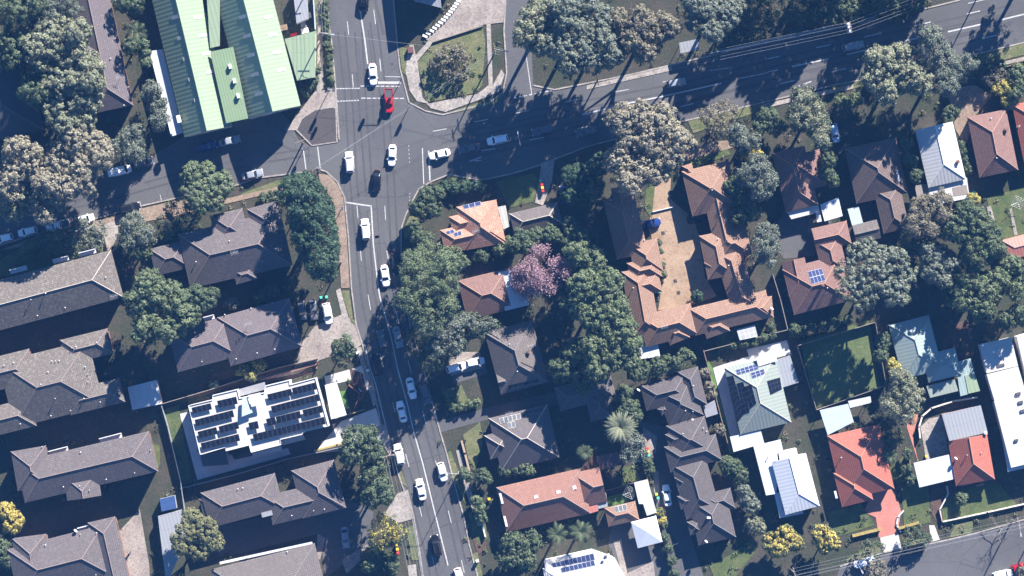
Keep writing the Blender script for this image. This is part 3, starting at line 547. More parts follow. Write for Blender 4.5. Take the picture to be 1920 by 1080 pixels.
house('apartment_block', 'brown apartment block with a stepped ridge above the gold-flowered shrub', [(420, 641, 555, 604, 94), (324, 660, 440, 629, 78, 'hh', -0.3)], 5.8, 22, 'tile_mauve', cat='apartment block', group=apt,
      extras=V((421, 590), (470, 578), (510, 568), (378, 678), (443, 673), (515, 655), (482, 662), (555, 627)) + [('A', 467, 607), ('B', 392, 596, 20, 8, 4.6)])
house('apartment_block', 'lichen-pale apartment block with notched courtyards at the left edge', [(12, 741, 180, 699, 126), (118, 661, 207, 639, 48), (128, 756, 229, 731, 46), (-60, 714, 62, 684, 62), (-70, 805, 62, 772, 54)], 5.8, 22, 'tile_lichen', cat='apartment block', group=apt,
      extras=V((135, 652), (143, 650), (182, 642), (98, 677), (105, 677), (112, 676), (92, 697), (160, 688), (165, 702), (165, 716), (105, 747), (158, 747), (188, 754), (132, 770), (95, 780), (38, 795), (80, 720), (8, 685), (26, 680)))
house('apartment_block', 'long brown apartment block with a small central front gable', [(38, 905, 288, 846, 77), (66, 915, 53, 841, 66), (151, 888, 158, 934, 64, 'hg')], 5.8, 22, 'tile_brown', cat='apartment block', group=apt,
      extras=V((151, 848), (282, 844), (119, 913), (150, 911), (168, 919), (199, 899), (252, 887), (78, 838)) + [('B', 110, 846, 36, 10, 4.4), ('B', 208, 822, 42, 11, 4.4)])
house('apartment_block', 'brown apartment block with a wide notch in its north side at the bottom left', [(25, 1079, 205, 1033, 100), (68, 1112, 54, 1005, 64), (222, 1112, 190, 974, 52)], 5.8, 22, 'tile_brown', cat='apartment block', group=apt,
      extras=V((150, 1002), (181, 999), (180, 1078), (85, 1022)) + [('B', 158, 991, 24, 9, 4.6), ('D', 140, 997)])
house('apartment_block', 'brown apartment block with a deep north notch beside the leafy street trees', [(586, 872, 609, 962, 82), (505, 957, 640, 925, 56), (385, 957, 524, 920, 68), (379, 958, 440, 943, 46, 'hh', -0.5)], 5.8, 22, 'tile_brown', cat='apartment block', group=apt,
      extras=V((629, 919), (588, 958), (608, 955), (547, 967), (446, 917), (455, 915)) + [('X', 500, 964, 20, 9, 0.4, 14, 'mid_grey')])
house('apartment_block', 'grey-brown block with white gutters cut off by the bottom edge', [(412, 1131, 606, 1082, 130)], 5.8, 20, 'tile_grey', cat='apartment block', group=apt,
      extras=[('G', [(412, 1056), (584, 1018), (614, 1135)], 0.55), ('V', 538, 1035), ('V', 462, 1046)])
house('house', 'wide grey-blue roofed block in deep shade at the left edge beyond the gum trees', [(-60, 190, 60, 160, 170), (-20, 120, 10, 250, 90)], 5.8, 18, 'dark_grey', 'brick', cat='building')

# the green warehouse: two long gables, a lower deck between them, awning and annex
wh = house('warehouse', 'large warehouse with pale green twin-gabled metal roof', [(309, -100, 391, 247, 92, 'gg'), (433, -100, 514, 211, 102, 'gg')], 5.0, 36, 'metal_green', 'cream_render', 'fascia_white', cat='warehouse', ridge='metal_green',
      extras=[('F', [(394, 97), (437, 88), (465, 222), (424, 231)], 6.9, 'metal_green_deck', None), ('F', [(384, -60), (412, -60), (412, 86), (394, 90)], 6.1, 'metal_green', None)])
for x, y in ((432, 125), (440, 152), (447, 180)): add_extras(wh, wh, [('X', x, y, 5, 9, 0.8, 14, 'white_paint', 'roof_vent')], lambda a, b: 6.9, 5.6)
add_extras(wh, wh, [('X', 335, 223, 7, 14, 0.7, 14, 'white_paint', 'roof_fan'), ('V', 345, 68), ('F', [(280, 96), (305, 92), (343, 249), (321, 256)], 3.6, 'metal_white', 'cream_render'),
      ('F', [(534, 73), (592, 58), (590, 145), (557, 151)], 4.2, 'metal_green', 'cream_render', 0.04)], lambda a, b: 6.0, 5.6)
wh_z = ROOFZ[wh.name]
for pts_ in ([(313, 113), (356, 105), (397, 98)], [(437, 103), (485, 95), (535, 84)]):
    pass
for (x0, y0), (x1, y1), rows in (((318, 20), (372, 212), 'w'), ((360, 20), (400, 190), 'e'), ((447, 20), (482, 200), 'w'), ((492, 20), (532, 185), 'e')):
    for k in range(5 if rows == 'w' else 4):
        t = (k + .3) / 5; add_extras(wh, wh, [('S', [(x0 + (x1 - x0) * t, y0 + (y1 - y0) * t), (x0 + (x1 - x0) * t + 16, y0 + (y1 - y0) * t - 3.6), (x0 + (x1 - x0) * t + 17.3, y0 + (y1 - y0) * t + 3), (x0 + (x1 - x0) * t + 1.3, y0 + (y1 - y0) * t + 6.6)], 4, 1, 'poly_sheet')], wh_z, 6.5)
shop = flat_building('shop_building', 'tall dark flat-roofed building at the top edge beside the stone blocks', [(778, -6), (812, -22), (872, -78), (872, -150), (760, -150)], 6.6, 'mid_grey', 'brick', cat='building')
canopy('shop_awning', 'grey awning in the shadow of the tall building at the top edge', [(779, -12), (826, -2), (828, 15), (777, 2)], 3.6, 'metal_grey', cat='awning')
flat_building('storage_shed', 'narrow grey shed in the cluttered yard beside the green warehouse', [(549, -20), (574, -25), (578, 35), (556, 44)], 2.8, 'metal_grey', 'galvanised', cat='shed', parapet=0)

# the white flat-roofed apartment building with solar racks
q = lambda x, y: (320 + x / 5.144, 690 + y / 5.144)
wb = flat_building('flat_roofed_apartments', 'new white flat-roofed apartment building covered in rows of black solar panels',
      [q(170, 362), q(400, 305), q(405, 262), q(640, 205), q(660, 290), q(905, 235), q(915, 170), q(1145, 115), q(1150, 160), q(1400, 95), q(1525, 560), q(1280, 615), q(1270, 640), q(1060, 690), q(1065, 740), q(775, 815), q(755, 745), q(530, 800), q(525, 765), q(285, 835)],
      6.4, 'white_roof', 'white_paint', cat='apartment block', parapet=0.22, pw=0.2)
def rack(x0, y0, x1, y1, hh, n):
    a, b = q(x0, y0), q(x1, y1); d = Vector((b[0] - a[0], b[1] - a[1])).normalized(); nn = Vector((-d.y, d.x)) * hh / 5.144
    c = [a, b, (b[0] + nn.x, b[1] + nn.y), (a[0] + nn.x, a[1] + nn.y)]
    add_extras(wb, wb, [('S', c, n, 1, 'solar_black', 0.0)], lambda x, y: 6.95, 6.4)
for r in ((200, 383, 385, 338, 62, 4), (447, 317, 632, 275, 72, 4), (230, 500, 598, 405, 68, 8), (258, 615, 440, 568, 70, 4), (460, 565, 645, 515, 70, 4), (288, 725, 655, 635, 68, 8),
          (930, 255, 1160, 198, 66, 5), (1168, 194, 1398, 137, 70, 5), (965, 370, 1425, 250, 68, 10), (918, 492, 1005, 470, 74, 2), (1012, 470, 1245, 412, 72, 5), (1270, 405, 1452, 360, 70, 4), (748, 530, 838, 510, 74, 2), (790, 640, 1480, 470, 72, 15)): rack(*r)
add_extras(wb, wb, [('F', [q(690, 290), q(735, 275), q(790, 430), q(685, 470)], 7.6, 'metal_aqua', None), ('F', [q(745, 262), q(865, 235), q(885, 350), q(780, 375)], 8.0, 'white_roof', None),
      ('F', [q(640, 210), q(905, 135), q(920, 205), q(660, 275)], 3.4, 'mid_grey', 'white_paint'), ('F', [q(285, 850), q(530, 785), q(560, 930), q(310, 950)], 3.2, 'dark_grey', 'white_paint'),
      ('F', [q(1060, 700), q(1280, 645), q(1300, 690), q(1080, 745)], 3.3, 'white_roof', None), ('F', [q(785, 825), q(1065, 750), q(1075, 790), q(800, 860)], 3.3, 'white_roof', None)], lambda x, y: 6.4, 6.4)
canopy('entry_canopy', 'white flat canopy east of the solar-panelled apartments', [(609, 722), (631, 716), (650, 778), (621, 786)], 3.0, 'metal_white', cat='canopy', slope=0.05)

# east side, from the corner house down
house('house', 'orange tiled corner house with three stepped hips and solar panels', [(893, 381, 908, 463, 76), (830, 454, 943, 429, 46), (846, 424, 900, 411, 36)], 3.2, 24, 'tile_orange', 'brick',
      extras=[('S', [(867, 385), (901, 377), (902, 384), (870, 392)], 3, 1, 'solar_blue'), ('S', [(836, 434), (850, 430), (852, 436), (838, 440)], 2, 1, 'solar_blue'), ('S', [(851, 437), (864, 433), (866, 440), (852, 444)], 2, 1, 'solar_blue'), ('C', 850, 470, 6), ('A', 893, 434)])
canopy('patio_cover', 'translucent striped patio cover against the east wall of the orange house', [(933, 388), (948, 385), (955, 425), (944, 430)], 2.6, 'poly_sheet', cat='patio cover', slope=0.2)
house('garage', 'grey hipped double garage beside the orange corner house', [(960, 421, 1050, 399, 42)], 2.8, 24, 'tile_grey', 'brick_pale', cat='garage', ridge='ridge_light')
house('house', 'small house, half terracotta tile and half pale metal, west of the pink tree', [(867, 563, 958, 541, 76)], 3.0, 23, 'tile_rust', 'brick',
      extras=[('F', [(934, 511), (984, 499), (992, 572), (947, 583)], 3.5, 'metal_white', 'weatherboard')])
house('house', 'grey tiled house with a dark solar array, beside two white parked cars', [(953, 612, 984, 728, 92), (934, 717, 962, 710, 34, 'gh'), (918, 640, 955, 630, 40)], 3.2, 25, 'tile_grey', 'brick_pale',
      extras=[('S', [(976, 678), (1006, 692), (1010, 716), (950, 730)], 6, 4, 'solar_black'), ('C', 991, 660, 5), ('V', 955, 645), ('V', 970, 696), ('A', 996, 647)])
house('garage', 'faded flat grey garage under the tall trees east of the grey tiled house', [(1045, 749, 1150, 722, 46), (1118, 733, 1130, 786, 46)], 2.6, 12, 'tile_grey', 'brick', cat='garage')
house('house', 'brown tiled house with glass solar panels along its north eave', [(928, 834, 1038, 808, 102), (914, 839, 960, 827, 46), (985, 800, 1004, 796, 24)], 3.0, 25, 'tile_brown', 'brick', ridge='ridge_light',
      extras=[('S', [(936, 784), (975, 775), (977, 785), (938, 794)], 5, 1, 'solar_glass'), ('S', [(977, 774), (1016, 765), (1018, 775), (979, 784)], 5, 1, 'solar_black'), ('S', [(951, 793), (965, 789), (967, 800), (954, 803)], 2, 1, 'solar_glass'), ('A', 955, 775)])
house('house', 'red tiled house with pale skylights and a long plain hip roof', [(940, 956, 1098, 920, 86), (1080, 920, 1131, 908, 66, 'hg', -0.2)], 3.2, 25, 'tile_skylight', 'brick',
      extras=[('K', 1005, 931, 8, 6), ('K', 1047, 922, 8, 6), ('K', 1076, 914, 9, 7), ('X', 940, 935, 4, 20, 0.2, 14, 'white_paint', 'window_hood'), ('X', 948, 978, 4, 20, 0.2, 14, 'white_paint', 'window_hood')])
canopy('rear_awning', 'plum tiled rear awning with glass panels behind the red skylight house', [(1094, 944), (1120, 938), (1122, 958), (1099, 965)], 2.7, 'metal_red', cat='awning')
canopy('patio_roof', 'small grey flat patio roof east of the red skylight house', [(1118, 926), (1136, 922), (1140, 950), (1122, 954)], 2.6, 'metal_grey', cat='patio cover', slope=0.1)
house('garden_studio', 'small terracotta garden studio with three solar panels beside the white shed roof', [(1137, 970, 1195, 957, 36)], 2.7, 24, 'tile_terracotta', 'brick', cat='studio', extras=[('S', [(1151, 950), (1174, 945), (1176, 956), (1154, 961)], 3, 1, 'solar_glass')])
canopy('backyard_shelter', 'dark plum shelter with a torn roof in the shaded yard south of the fan palm', [(1118, 856), (1166, 846), (1172, 871), (1124, 880)], 2.7, 'tile_plum', cat='shelter')
flat_building('garden_shed', 'narrow white metal shed north of the white pyramid canopy', [(1189, 906), (1214, 899), (1231, 961), (1213, 967), (1206, 945), (1198, 945)], 2.6, 'metal_white', 'galvanised', cat='shed', parapet=0)
# white pyramid shade
pts = [P(x, y, 2.8) for x, y in ((1183, 979), (1230, 967), (1242, 1016), (1196, 1028))]; c = P(1212, 996, 4.2)
g = thing('shade_canopy', 'white pyramid shade canopy over the concrete yard', 'shade canopy', (*c, 0)); mb = MB()
for i in range(4): p_, q_ = pts[i], pts[(i + 1) % 4]; mb.face([(*q_, 2.8), (*p_, 2.8), (*c, 4.2)]); mb.face([(*p_, 2.6), (*q_, 2.6), (*q_, 2.8), (*p_, 2.8)])
mb.build('canopy_cloth', 'shade_cloth', g)
for p_ in pts: m2 = MB(); m2.tube((*(Vector(p_) * 0.995 + Vector(c) * 0.005), 0), (*(Vector(p_) * 0.995 + Vector(c) * 0.005), 2.6), 0.06); m2.build('post', 'white_paint', g)
q = lambda x, y: (960 + x / 4, 810 + y / 4)
house('house', 'white roofed house with blue solar panels at the bottom edge', [(1025, 1100, 1150, 1072, 70, 'hh')], 3.4, 14, 'metal_white', 'white_paint', 'fascia_white', ridge='white_paint',
      extras=[('F', [q(240, 960), q(600, 880), q(770, 940), q(870, 1120), q(260, 1120)], 3.6, 'white_roof', 'white_paint'), ('S', [q(295, 985), q(610, 910), q(622, 960), q(310, 1020)], 10, 1, 'solar_blue', 0.3), ('S', [q(365, 1020), q(615, 962), q(625, 1000), q(375, 1055)], 8, 1, 'solar_blue', 0.1), ('X', 1136, 1044, 4, 4, 0.4, 14, 'dark_grey', 'roof_vent'), ('X', 1130, 1053, 4, 4, 0.4, 14, 'dark_grey', 'roof_vent'),
              ('F', [q(265, 1055), q(640, 1010), q(760, 1130), q(270, 1130)], 3.75, 'metal_grey', None)])
house('townhouse_row', 'long row of slate grey townhouses stepping down beside the lone white driveway car', [(1206, 746, 1290, 725, 50), (1289, 692, 1307, 763, 40), (1262, 720, 1287, 789, 68), (1240, 762, 1248, 774, 18),
      (1285, 789, 1303, 858, 74), (1251, 862, 1348, 838, 50), (1251, 828, 1290, 816, 28), (1290, 862, 1319, 966, 66), (1325, 928, 1345, 1015, 72), (1322, 946, 1374, 933, 38), (1268, 908, 1300, 899, 26), (1273, 943, 1305, 934, 26), (1291, 991, 1315, 985, 26)], 3.4, 24, 'tile_slate', 'brick', cat='townhouses',
      extras=V((1300, 723), (1285, 770), (1299, 772), (1280, 813), (1319, 803), (1325, 809)) + [('X', 1299, 787, 4, 3, 0.3), ('D', 1196, 733), ('F', [(1318, 763), (1340, 750), (1346, 776), (1324, 783)], 2.7, 'mid_grey', 'brick'), ('K', 1330, 970, 10, 4, 0), ('D', 1323, 1017)])
# pale green metal house
q = lambda x, y: (1320 + x / 5.4, 630 + y / 5.4)
house('house', 'pale green metal roofed house with a large black solar array and white terrace', [(1406, 678, 1436, 803, 98)], 3.2, 22, 'metal_sage', 'weatherboard', 'fascia_white', ridge='ridge_light',
      extras=[('S', [q(320, 345), q(535, 280), q(550, 335), q(335, 395)], 5, 2, 'solar_blue'), ('S', [q(468, 375), q(605, 332), q(620, 385), q(485, 430)], 3, 2, 'solar_blue'),
              ('S', [q(230, 415), q(295, 400), q(405, 790), q(335, 880)], 3, 8, 'solar_black'), ('S', [q(330, 480), q(395, 462), q(460, 770), q(400, 790)], 2, 6, 'solar_black'), ('S', [q(400, 512), q(475, 490), q(525, 680), q(460, 740)], 2, 4, 'solar_black'),
              ('S', [q(635, 455), q(770, 420), q(790, 540), q(670, 595)], 4, 3, 'solar_black'),
              ('F', [q(525, 215), q(715, 165), q(745, 250), q(550, 310)], 4.0, 'metal_pale', None), ('F', [q(735, 240), q(870, 195), q(960, 470), q(800, 520)], 3.0, 'metal_grey', 'weatherboard')])
canopy('carport', 'white flat carport in front of the pale green metal house', [q(262, 1020), q(575, 955), q(610, 1085), q(300, 1175)], 2.8, 'metal_white', slope=0.1)
q = lambda x, y: (1400 + x / 3.856, 800 + y / 3.856)
house('house', 'pale blue-white metal roofed house with a front verandah above the yellow wattles', [(1479, 858, 1505, 957, 66, 'gh')], 3.8, 20, 'metal_white', 'weatherboard', 'fascia_white', ridge='white_paint',
      extras=[('F', [q(48, 140), q(245, 92), q(265, 180), q(225, 210), q(215, 485), q(140, 497)], 3.0, 'metal_white', 'weatherboard'), ('F', [q(200, 485), q(245, 470), q(262, 605), q(395, 575), q(410, 628), q(240, 662)], 2.8, 'metal_white', None), ('F', [q(230, 185), q(360, 155), q(372, 215), q(240, 245)], 3.3, 'metal_white', 'weatherboard'), ('V', 1446, 848), ('V', 1455, 862)])
house('house', 'bright red tiled house beside the red paved driveway', [(1600, 806, 1628, 927, 100), (1592, 880, 1608, 944, 60)], 3.0, 24, 'tile_red', 'brick', extras=[('X', 1568, 928, 4, 14, 0.2, 14, 'white_paint', 'window_hood'), ('V', 1577, 858)])
canopy('carport', 'pale aqua flat carport behind the bright red house', [(1537, 769), (1590, 757), (1601, 791), (1552, 816)], 2.8, 'metal_aqua', slope=0.05)
canopy('carport', 'small pale metal lean-to between the aqua carport and the walled grass field', [(1590, 752), (1632, 743), (1634, 755), (1594, 765)], 2.6, 'metal_pale', slope=0.05)
house('house', 'half grey and half scarlet roofed house south of the curved garden wall', [(1814, 820, 1829, 905, 74, 'gh')], 3.0, 24, 'tile_red', 'brick',
      extras=[('F', [(1766, 777), (1839, 760), (1852, 811), (1780, 827)], 3.7, 'metal_grey', 'brick'), ('F', [(1797, 890), (1834, 882), (1836, 903), (1803, 912)], 2.7, 'metal_red', None), ('C', 1848, 812, 5, 'cream_render'), ('D', 1791, 861), ('V', 1812, 853), ('V', 1839, 849)])
canopy('carport', 'white flat carport at the west side of the scarlet roofed house', [(1713, 868), (1780, 852), (1794, 897), (1724, 914)], 2.7, 'metal_white', slope=0.05)
house('house', 'long stepped white roofed house at the right edge', [(1902, 820, 1925, 870, 40)], 3.0, 8, 'metal_white', 'white_paint', 'fascia_white', ridge='white_paint',
      extras=[('F', [(1837, 646), (1896, 632), (1909, 686), (1850, 700)], 4.2, 'white_roof', 'white_paint'), ('F', [(1850, 702), (1909, 687), (1932, 765), (1865, 752)], 4.6, 'white_roof', 'white_paint'), ('F', [(1864, 752), (1960, 740), (1960, 862), (1896, 877)], 5.0, 'white_roof', 'white_paint'), ('F', [(1877, 809), (1884, 807), (1898, 877), (1960, 862), (1960, 869), (1890, 885)], 4.4, 'metal_pale', None),
              ('X', 1876, 685, 14, 5, 1.4, 14, 'dark_grey', 'skylight'), ('X', 1908, 738, 9, 5, 2.0, 14, 'dark_grey', 'skylight'), ('X', 1912, 754, 9, 5, 2.3, 14, 'dark_grey', 'skylight'), ('X', 1916, 770, 9, 5, 2.3, 14, 'dark_grey', 'skylight'), ('X', 1904, 825, 7, 4, 2.3, 14, 'dark_grey', 'skylight')])
flat_building('house', 'slice of a white roofed house at the right edge beyond the long white house', [(1906, 631), (1975, 610), (1990, 690), (1924, 706)], 4.0, 'white_roof', 'white_paint', cat='house', parapet=0)
house('house', 'sage green metal roofed house under dappled tree shade', [(1704, 600, 1730, 702, 77), (1735, 692, 1797, 677, 52)], 3.0, 22, 'metal_teal', 'weatherboard', 'fascia_white', ridge='metal_sage',
      extras=[('F', [(1737, 724), (1790, 711), (1797, 733), (1744, 746)], 2.6, 'metal_sage', None), ('F', [(1791, 679), (1820, 672), (1837, 733), (1801, 743)], 2.8, 'metal_teal', None), ('F', [(1809, 704), (1827, 699), (1838, 733), (1816, 738)], 2.95, 'metal_green', None)])
house('house', 'red-brown tiled house with white rear awnings west of the shaded long roof', [(1478, 280, 1504, 391, 62), (1478, 330, 1545, 313, 70)], 3.2, 24, 'tile_rust', 'brick', extras=[('F', [(1475, 397), (1529, 384), (1531, 399), (1484, 411)], 2.6, 'white_roof', None), ('F', [(1527, 386), (1534, 384), (1541, 415), (1532, 417)], 2.65, 'white_roof', None)])
canopy('carport', 'white rear carport beside the red-brown house with awnings', [(1538, 384), (1572, 370), (1580, 405), (1546, 415)], 2.6, 'metal_white', slope=0.05)
house('house', 'long dark tiled house under heavy tree shade in the right block', [(1632, 268, 1654, 372, 98), (1662, 350, 1681, 433, 50)], 3.2, 24, 'tile_umber', 'brick', extras=[('X', 1684, 330, 4, 22, 0.1, 14, 'white_paint', 'window_hood')])
canopy('carport', 'pale blue-grey narrow carport behind the long dark tiled house', [(1589, 392), (1610, 387), (1620, 424), (1600, 431)], 2.6, 'metal_aqua', slope=0.05)
house('garage', 'small pale tiled garage north of the broad umbrella tree', [(1602, 440, 1648, 429, 36, 'gg')], 2.6, 22, 'tile_grey', 'brick', cat='garage')
house('house', 'white metal roofed house with a dark rear awning near the top right road', [(1751, 236, 1776, 344, 72, 'gh')], 3.4, 22, 'metal_pale', 'weatherboard', 'fascia_white', ridge='white_paint', extras=[('F', [(1740, 350), (1813, 333), (1818, 371), (1746, 386)], 2.7, 'metal_pale', 'weatherboard'), ('F', [(1785, 352), (1812, 346), (1816, 364), (1788, 368)], 2.75, 'timber_grey', None), ('F', [(1715, 348), (1737, 345), (1742, 366), (1720, 372)], 2.4, 'timber_grey', None), ('C', 1796, 303, 5)])
house('house', 'terracotta tiled house with a rear skylight next to the right edge', [(1850, 212, 1873, 326, 74)], 3.2, 24, 'tile_rust', 'brick', extras=[('C', 1886, 243, 5), ('V', 1858, 222), ('V', 1867, 297)])
house('house', 'slice of a red tiled house at the top right edge', [(1928, 190, 1952, 305, 62)], 3.2, 24, 'tile_red', 'brick', extras=[('V', 1912, 236), ('C', 1909, 238, 4)])
house('house', 'red-brown tiled house with a white framed solar panel beside the umbrella tree', [(1478, 548, 1586, 520, 88), (1487, 487, 1501, 552, 44, 'gh'), (1526, 450, 1592, 435, 44, 'gh'), (1550, 446, 1566, 512, 48)], 3.0, 24, 'tile_rust', 'brick',
      extras=[('S', [(1514, 509), (1540, 503), (1546, 526), (1520, 533)], 4, 2, 'solar_blue'), ('V', 1550, 540), ('C', 1541, 535, 4), ('A', 1548, 552)])
house('shed', 'pinkish red metal shed at the right edge south of the clothesline lawn', [(1882, 470, 1950, 452, 40, 'hg')], 2.6, 20, 'metal_red', 'brick', cat='shed')
# the terracotta villas round the tan courtyard
cg = 'terracotta tiled villas around the tan courtyard'
house('courtyard_villas', 'chain of terracotta villas along the east side of the tan courtyard', [(1322, 311, 1342, 396, 90), (1336, 345, 1366, 472, 46), (1336, 437, 1353, 520, 52), (1343, 464, 1404, 449, 56), (1363, 465, 1397, 580, 50), (1324, 506, 1352, 498, 28), (1282, 322, 1300, 316, 22)], 3.4, 25, 'tile_terracotta', 'brick', cat='villas', group=cg, extras=V((1334, 357), (1346, 448), (1366, 498), (1350, 405)))
house('courtyard_villas', 'terracotta villas closing the south end of the tan courtyard with a glazed pergola', [(1298, 604, 1442, 569, 52), (1398, 580, 1449, 575, 40), (1336, 596, 1347, 628, 46), (1204, 622, 1302, 597, 60), (1262, 608, 1275, 640, 40)], 3.4, 25, 'tile_terracotta', 'brick', cat='villas', group=cg, extras=[('F', [(1381, 618), (1415, 609), (1421, 631), (1387, 638)], 2.6, 'pergola_glass', None), ('D', 1446, 580), ('A', 1244, 612)])
house('courtyard_villas', 'terracotta villas west of the courtyard behind the dense green trees', [(1191, 505, 1213, 628, 52), (1180, 513, 1237, 499, 40), (1186, 540, 1238, 527, 40), (1205, 452, 1217, 512, 54)], 3.4, 25, 'tile_terracotta', 'brick', cat='villas', group=cg, extras=V((1208, 450), (1187, 540)))
house('courtyard_villas', 'shaded terracotta villa in the shadow of the cream-flowering tree by the blue car', [(1160, 368, 1186, 480, 60), (1165, 458, 1206, 447, 40), (1150, 378, 1180, 372, 50)], 3.4, 25, 'tile_terracotta', 'brick', cat='villas', group=cg, extras=V((1145, 375)))
canopy('carport', 'small white carport under the dense tree west of the courtyard villas', [(1195, 648), (1233, 643), (1238, 668), (1196, 674)], 2.6, 'metal_white', slope=0.05)
flat_building('long_carport', 'long pale metal carport beside the pale green tree at the lower left', [(296, 968), (340, 956), (352, 1010), (318, 1080), (322, 1100), (312, 1100)], 2.6, 'metal_grey', 'galvanised', cat='carport', parapet=0)
flat_building('garage', 'rust-stained flat grey garage in the yard between the apartment blocks', [(239, 726), (294, 712), (304, 757), (248, 769)], 2.5, 'metal_pale', 'brick', cat='garage', parapet=0)
flat_building('tarp_shed', 'small shed under a blue tarpaulin by the long pale carport', [(299, 936), (327, 929), (331, 953), (303, 959)], 2.3, 'blue_tarp', 'galvanised', cat='shed', parapet=0)
# bus shelter on the main road
bs = canopy('bus_shelter', 'curved translucent bus shelter beside the main road', [(1273, 80), (1309, 73), (1311, 93), (1276, 100)], 2.7, 'metal_grey', cat='bus shelter', slope=0.15)
# ------------------------------------------------------------------ trees
def leafmesh(name, pos, nor, size, mat, parent, rng, slots=None, mats=None):
    n = len(pos); nor = nor / np.linalg.norm(nor, axis=1, keepdims=True)
    a = rng.normal(size=(n, 3)); u = np.cross(nor, a); u /= np.linalg.norm(u, axis=1, keepdims=True) + 1e-9; v = np.cross(nor, u)
    s = size * rng.uniform(0.65, 1.3, (n, 1)); u = u * s * 0.62; v = v * s * 0.42
    V4 = np.empty((n, 4, 3)); V4[:, 0] = pos - u; V4[:, 1] = pos - v; V4[:, 2] = pos + u; V4[:, 3] = pos + v
    o = Vector((0, 0, 0)); q = parent
    while q is not None: o += q.location; q = q.parent
    V4 -= np.array(o)
    me = bpy.data.meshes.new(name); me.vertices.add(4 * n); me.vertices.foreach_set('co', V4.astype(np.float32).ravel())
    me.loops.add(4 * n); me.loops.foreach_set('vertex_index', np.arange(4 * n, dtype=np.int32))
    me.polygons.add(n); me.polygons.foreach_set('loop_start', np.arange(0, 4 * n, 4, dtype=np.int32)); me.polygons.foreach_set('loop_total', np.full(n, 4, dtype=np.int32))
    for m in (mats or [mat]): me.materials.append(M[m])
    if slots is not None: me.polygons.foreach_set('material_index', slots.astype(np.int32))
    me.update(calc_edges=True); me.validate()
    ob = bpy.data.objects.new(name, me); C.objects.link(ob); ob.parent = parent; return ob
def sphere_dirs(n, rng, zmin):
    i = np.arange(n) + 0.5; z = 1 - (1 - zmin) * i / n; t = i * 2.399963 + rng.uniform(0, 6.28); r = np.sqrt(np.maximum(0, 1 - z * z))
    return np.stack([r * np.cos(t), r * np.sin(t), z], 1)
STY = {  # clump radius, leaf size, leaves per clump, fill, vertical squash, lump noise, leaf disorder, clump spacing / radius
    'gum':   (0.66, 0.34, 60, 1.00, 0.80, 0.28, 0.42, 1.70),
    'round': (0.60, 0.32, 54, 1.00, 0.62, 0.18, 0.24, 1.75),
    'umbrella': (0.62, 0.32, 52, 0.72, 0.5, 0.24, 0.26, 1.8),
    'fine':  (0.80, 0.27, 90, 1.00, 0.80, 0.24, 0.65, 1.65),
    'airy':  (0.60, 0.28, 40, 0.70, 0.75, 0.30, 0.70, 1.75),
    'bush':  (0.46, 0.26, 44, 1.05, 0.80, 0.20, 0.28, 1.65),
    'fir':   (0.85, 0.32, 84, 1.05, 1.00, 0.16, 0.45, 1.55),
}
NT = [0]
def crown_cloud(blobs, sty, rng, sq):
    rc, ls, K, fill, _, lump, wild, spc = STY[sty]; out_p, out_n = [], []
    B = [(np.array(c), r) for c, r in blobs]
    for c, r in list(B):                     # lesser lobes break up the outline
        for k in range(5 if r > 2 else 2):
            a = rng.uniform(0, 6.28); q = r * rng.uniform(0.62, 0.92); B.append((c + np.array([q * math.cos(a), q * math.sin(a), r * sq * rng.uniform(-0.5, 0.35)]), r * rng.uniform(0.28, 0.5)))
    for bi, (c, r) in enumerate(B):
        n = max(6, int(2 * math.pi * r * r * 1.45 * fill / (rc * spc) ** 2)); d = sphere_dirs(n, rng, -0.45) + rng.normal(size=(n, 3)) * 0.22
        d /= np.linalg.norm(d, axis=1, keepdims=True)
        ph = rng.uniform(0, 6.28, 6); lobes = sum(np.sin(d @ rng.normal(size=3) * 3.3 + ph[k]) for k in range(4)) / 4
        rad = r * (1 - 0.10 + lump * lobes + rng.uniform(-0.12, 0.08, n))
        cc = c + d * rad[:, None] * np.array([1, 1, sq])
        keep = np.ones(n, bool)
        for bj, (c2, r2) in enumerate(B):
            if bj != bi:
                e = (cc - c2) / np.array([1, 1, sq]); keep &= np.linalg.norm(e, axis=1) > r2 * 0.72
        keep &= rng.uniform(size=n) < (0.94 if fill > 0.9 else 0.8)
        cc, d = cc[keep], d[keep]; n = len(cc)
        if n == 0: continue
        m = rng.normal(size=(n, K, 3)); m /= np.linalg.norm(m, axis=2, keepdims=True); m = m + d[:, None, :] * 0.55; m[:, :, 2] += 0.35; m /= np.linalg.norm(m, axis=2, keepdims=True)
        rr = rc * (0.55 + 1.0 * rng.beta(1.6, 2.2, (n, 1, 1))) * rng.uniform(0.6, 1.18, (n, K, 1)); p = cc[:, None, :] + m * rr * np.array([1, 1, 0.85])
        nn = m + d[:, None, :] * 0.3 + rng.normal(size=(n, K, 3)) * wild
        out_p.append(p.reshape(-1, 3)); out_n.append(nn.reshape(-1, 3))
        ni = int(n * K * 0.16 * fill); di = rng.normal(size=(ni, 3)); di /= np.linalg.norm(di, axis=1, keepdims=True)      # sparse inner leaves
        out_p.append(c + di * (r * rng.uniform(0.25, 0.82, (ni, 1))) * np.array([1, 1, sq])); out_n.append(di + rng.normal(size=(ni, 3)) * 0.5)
    return np.concatenate(out_p), np.concatenate(out_n)
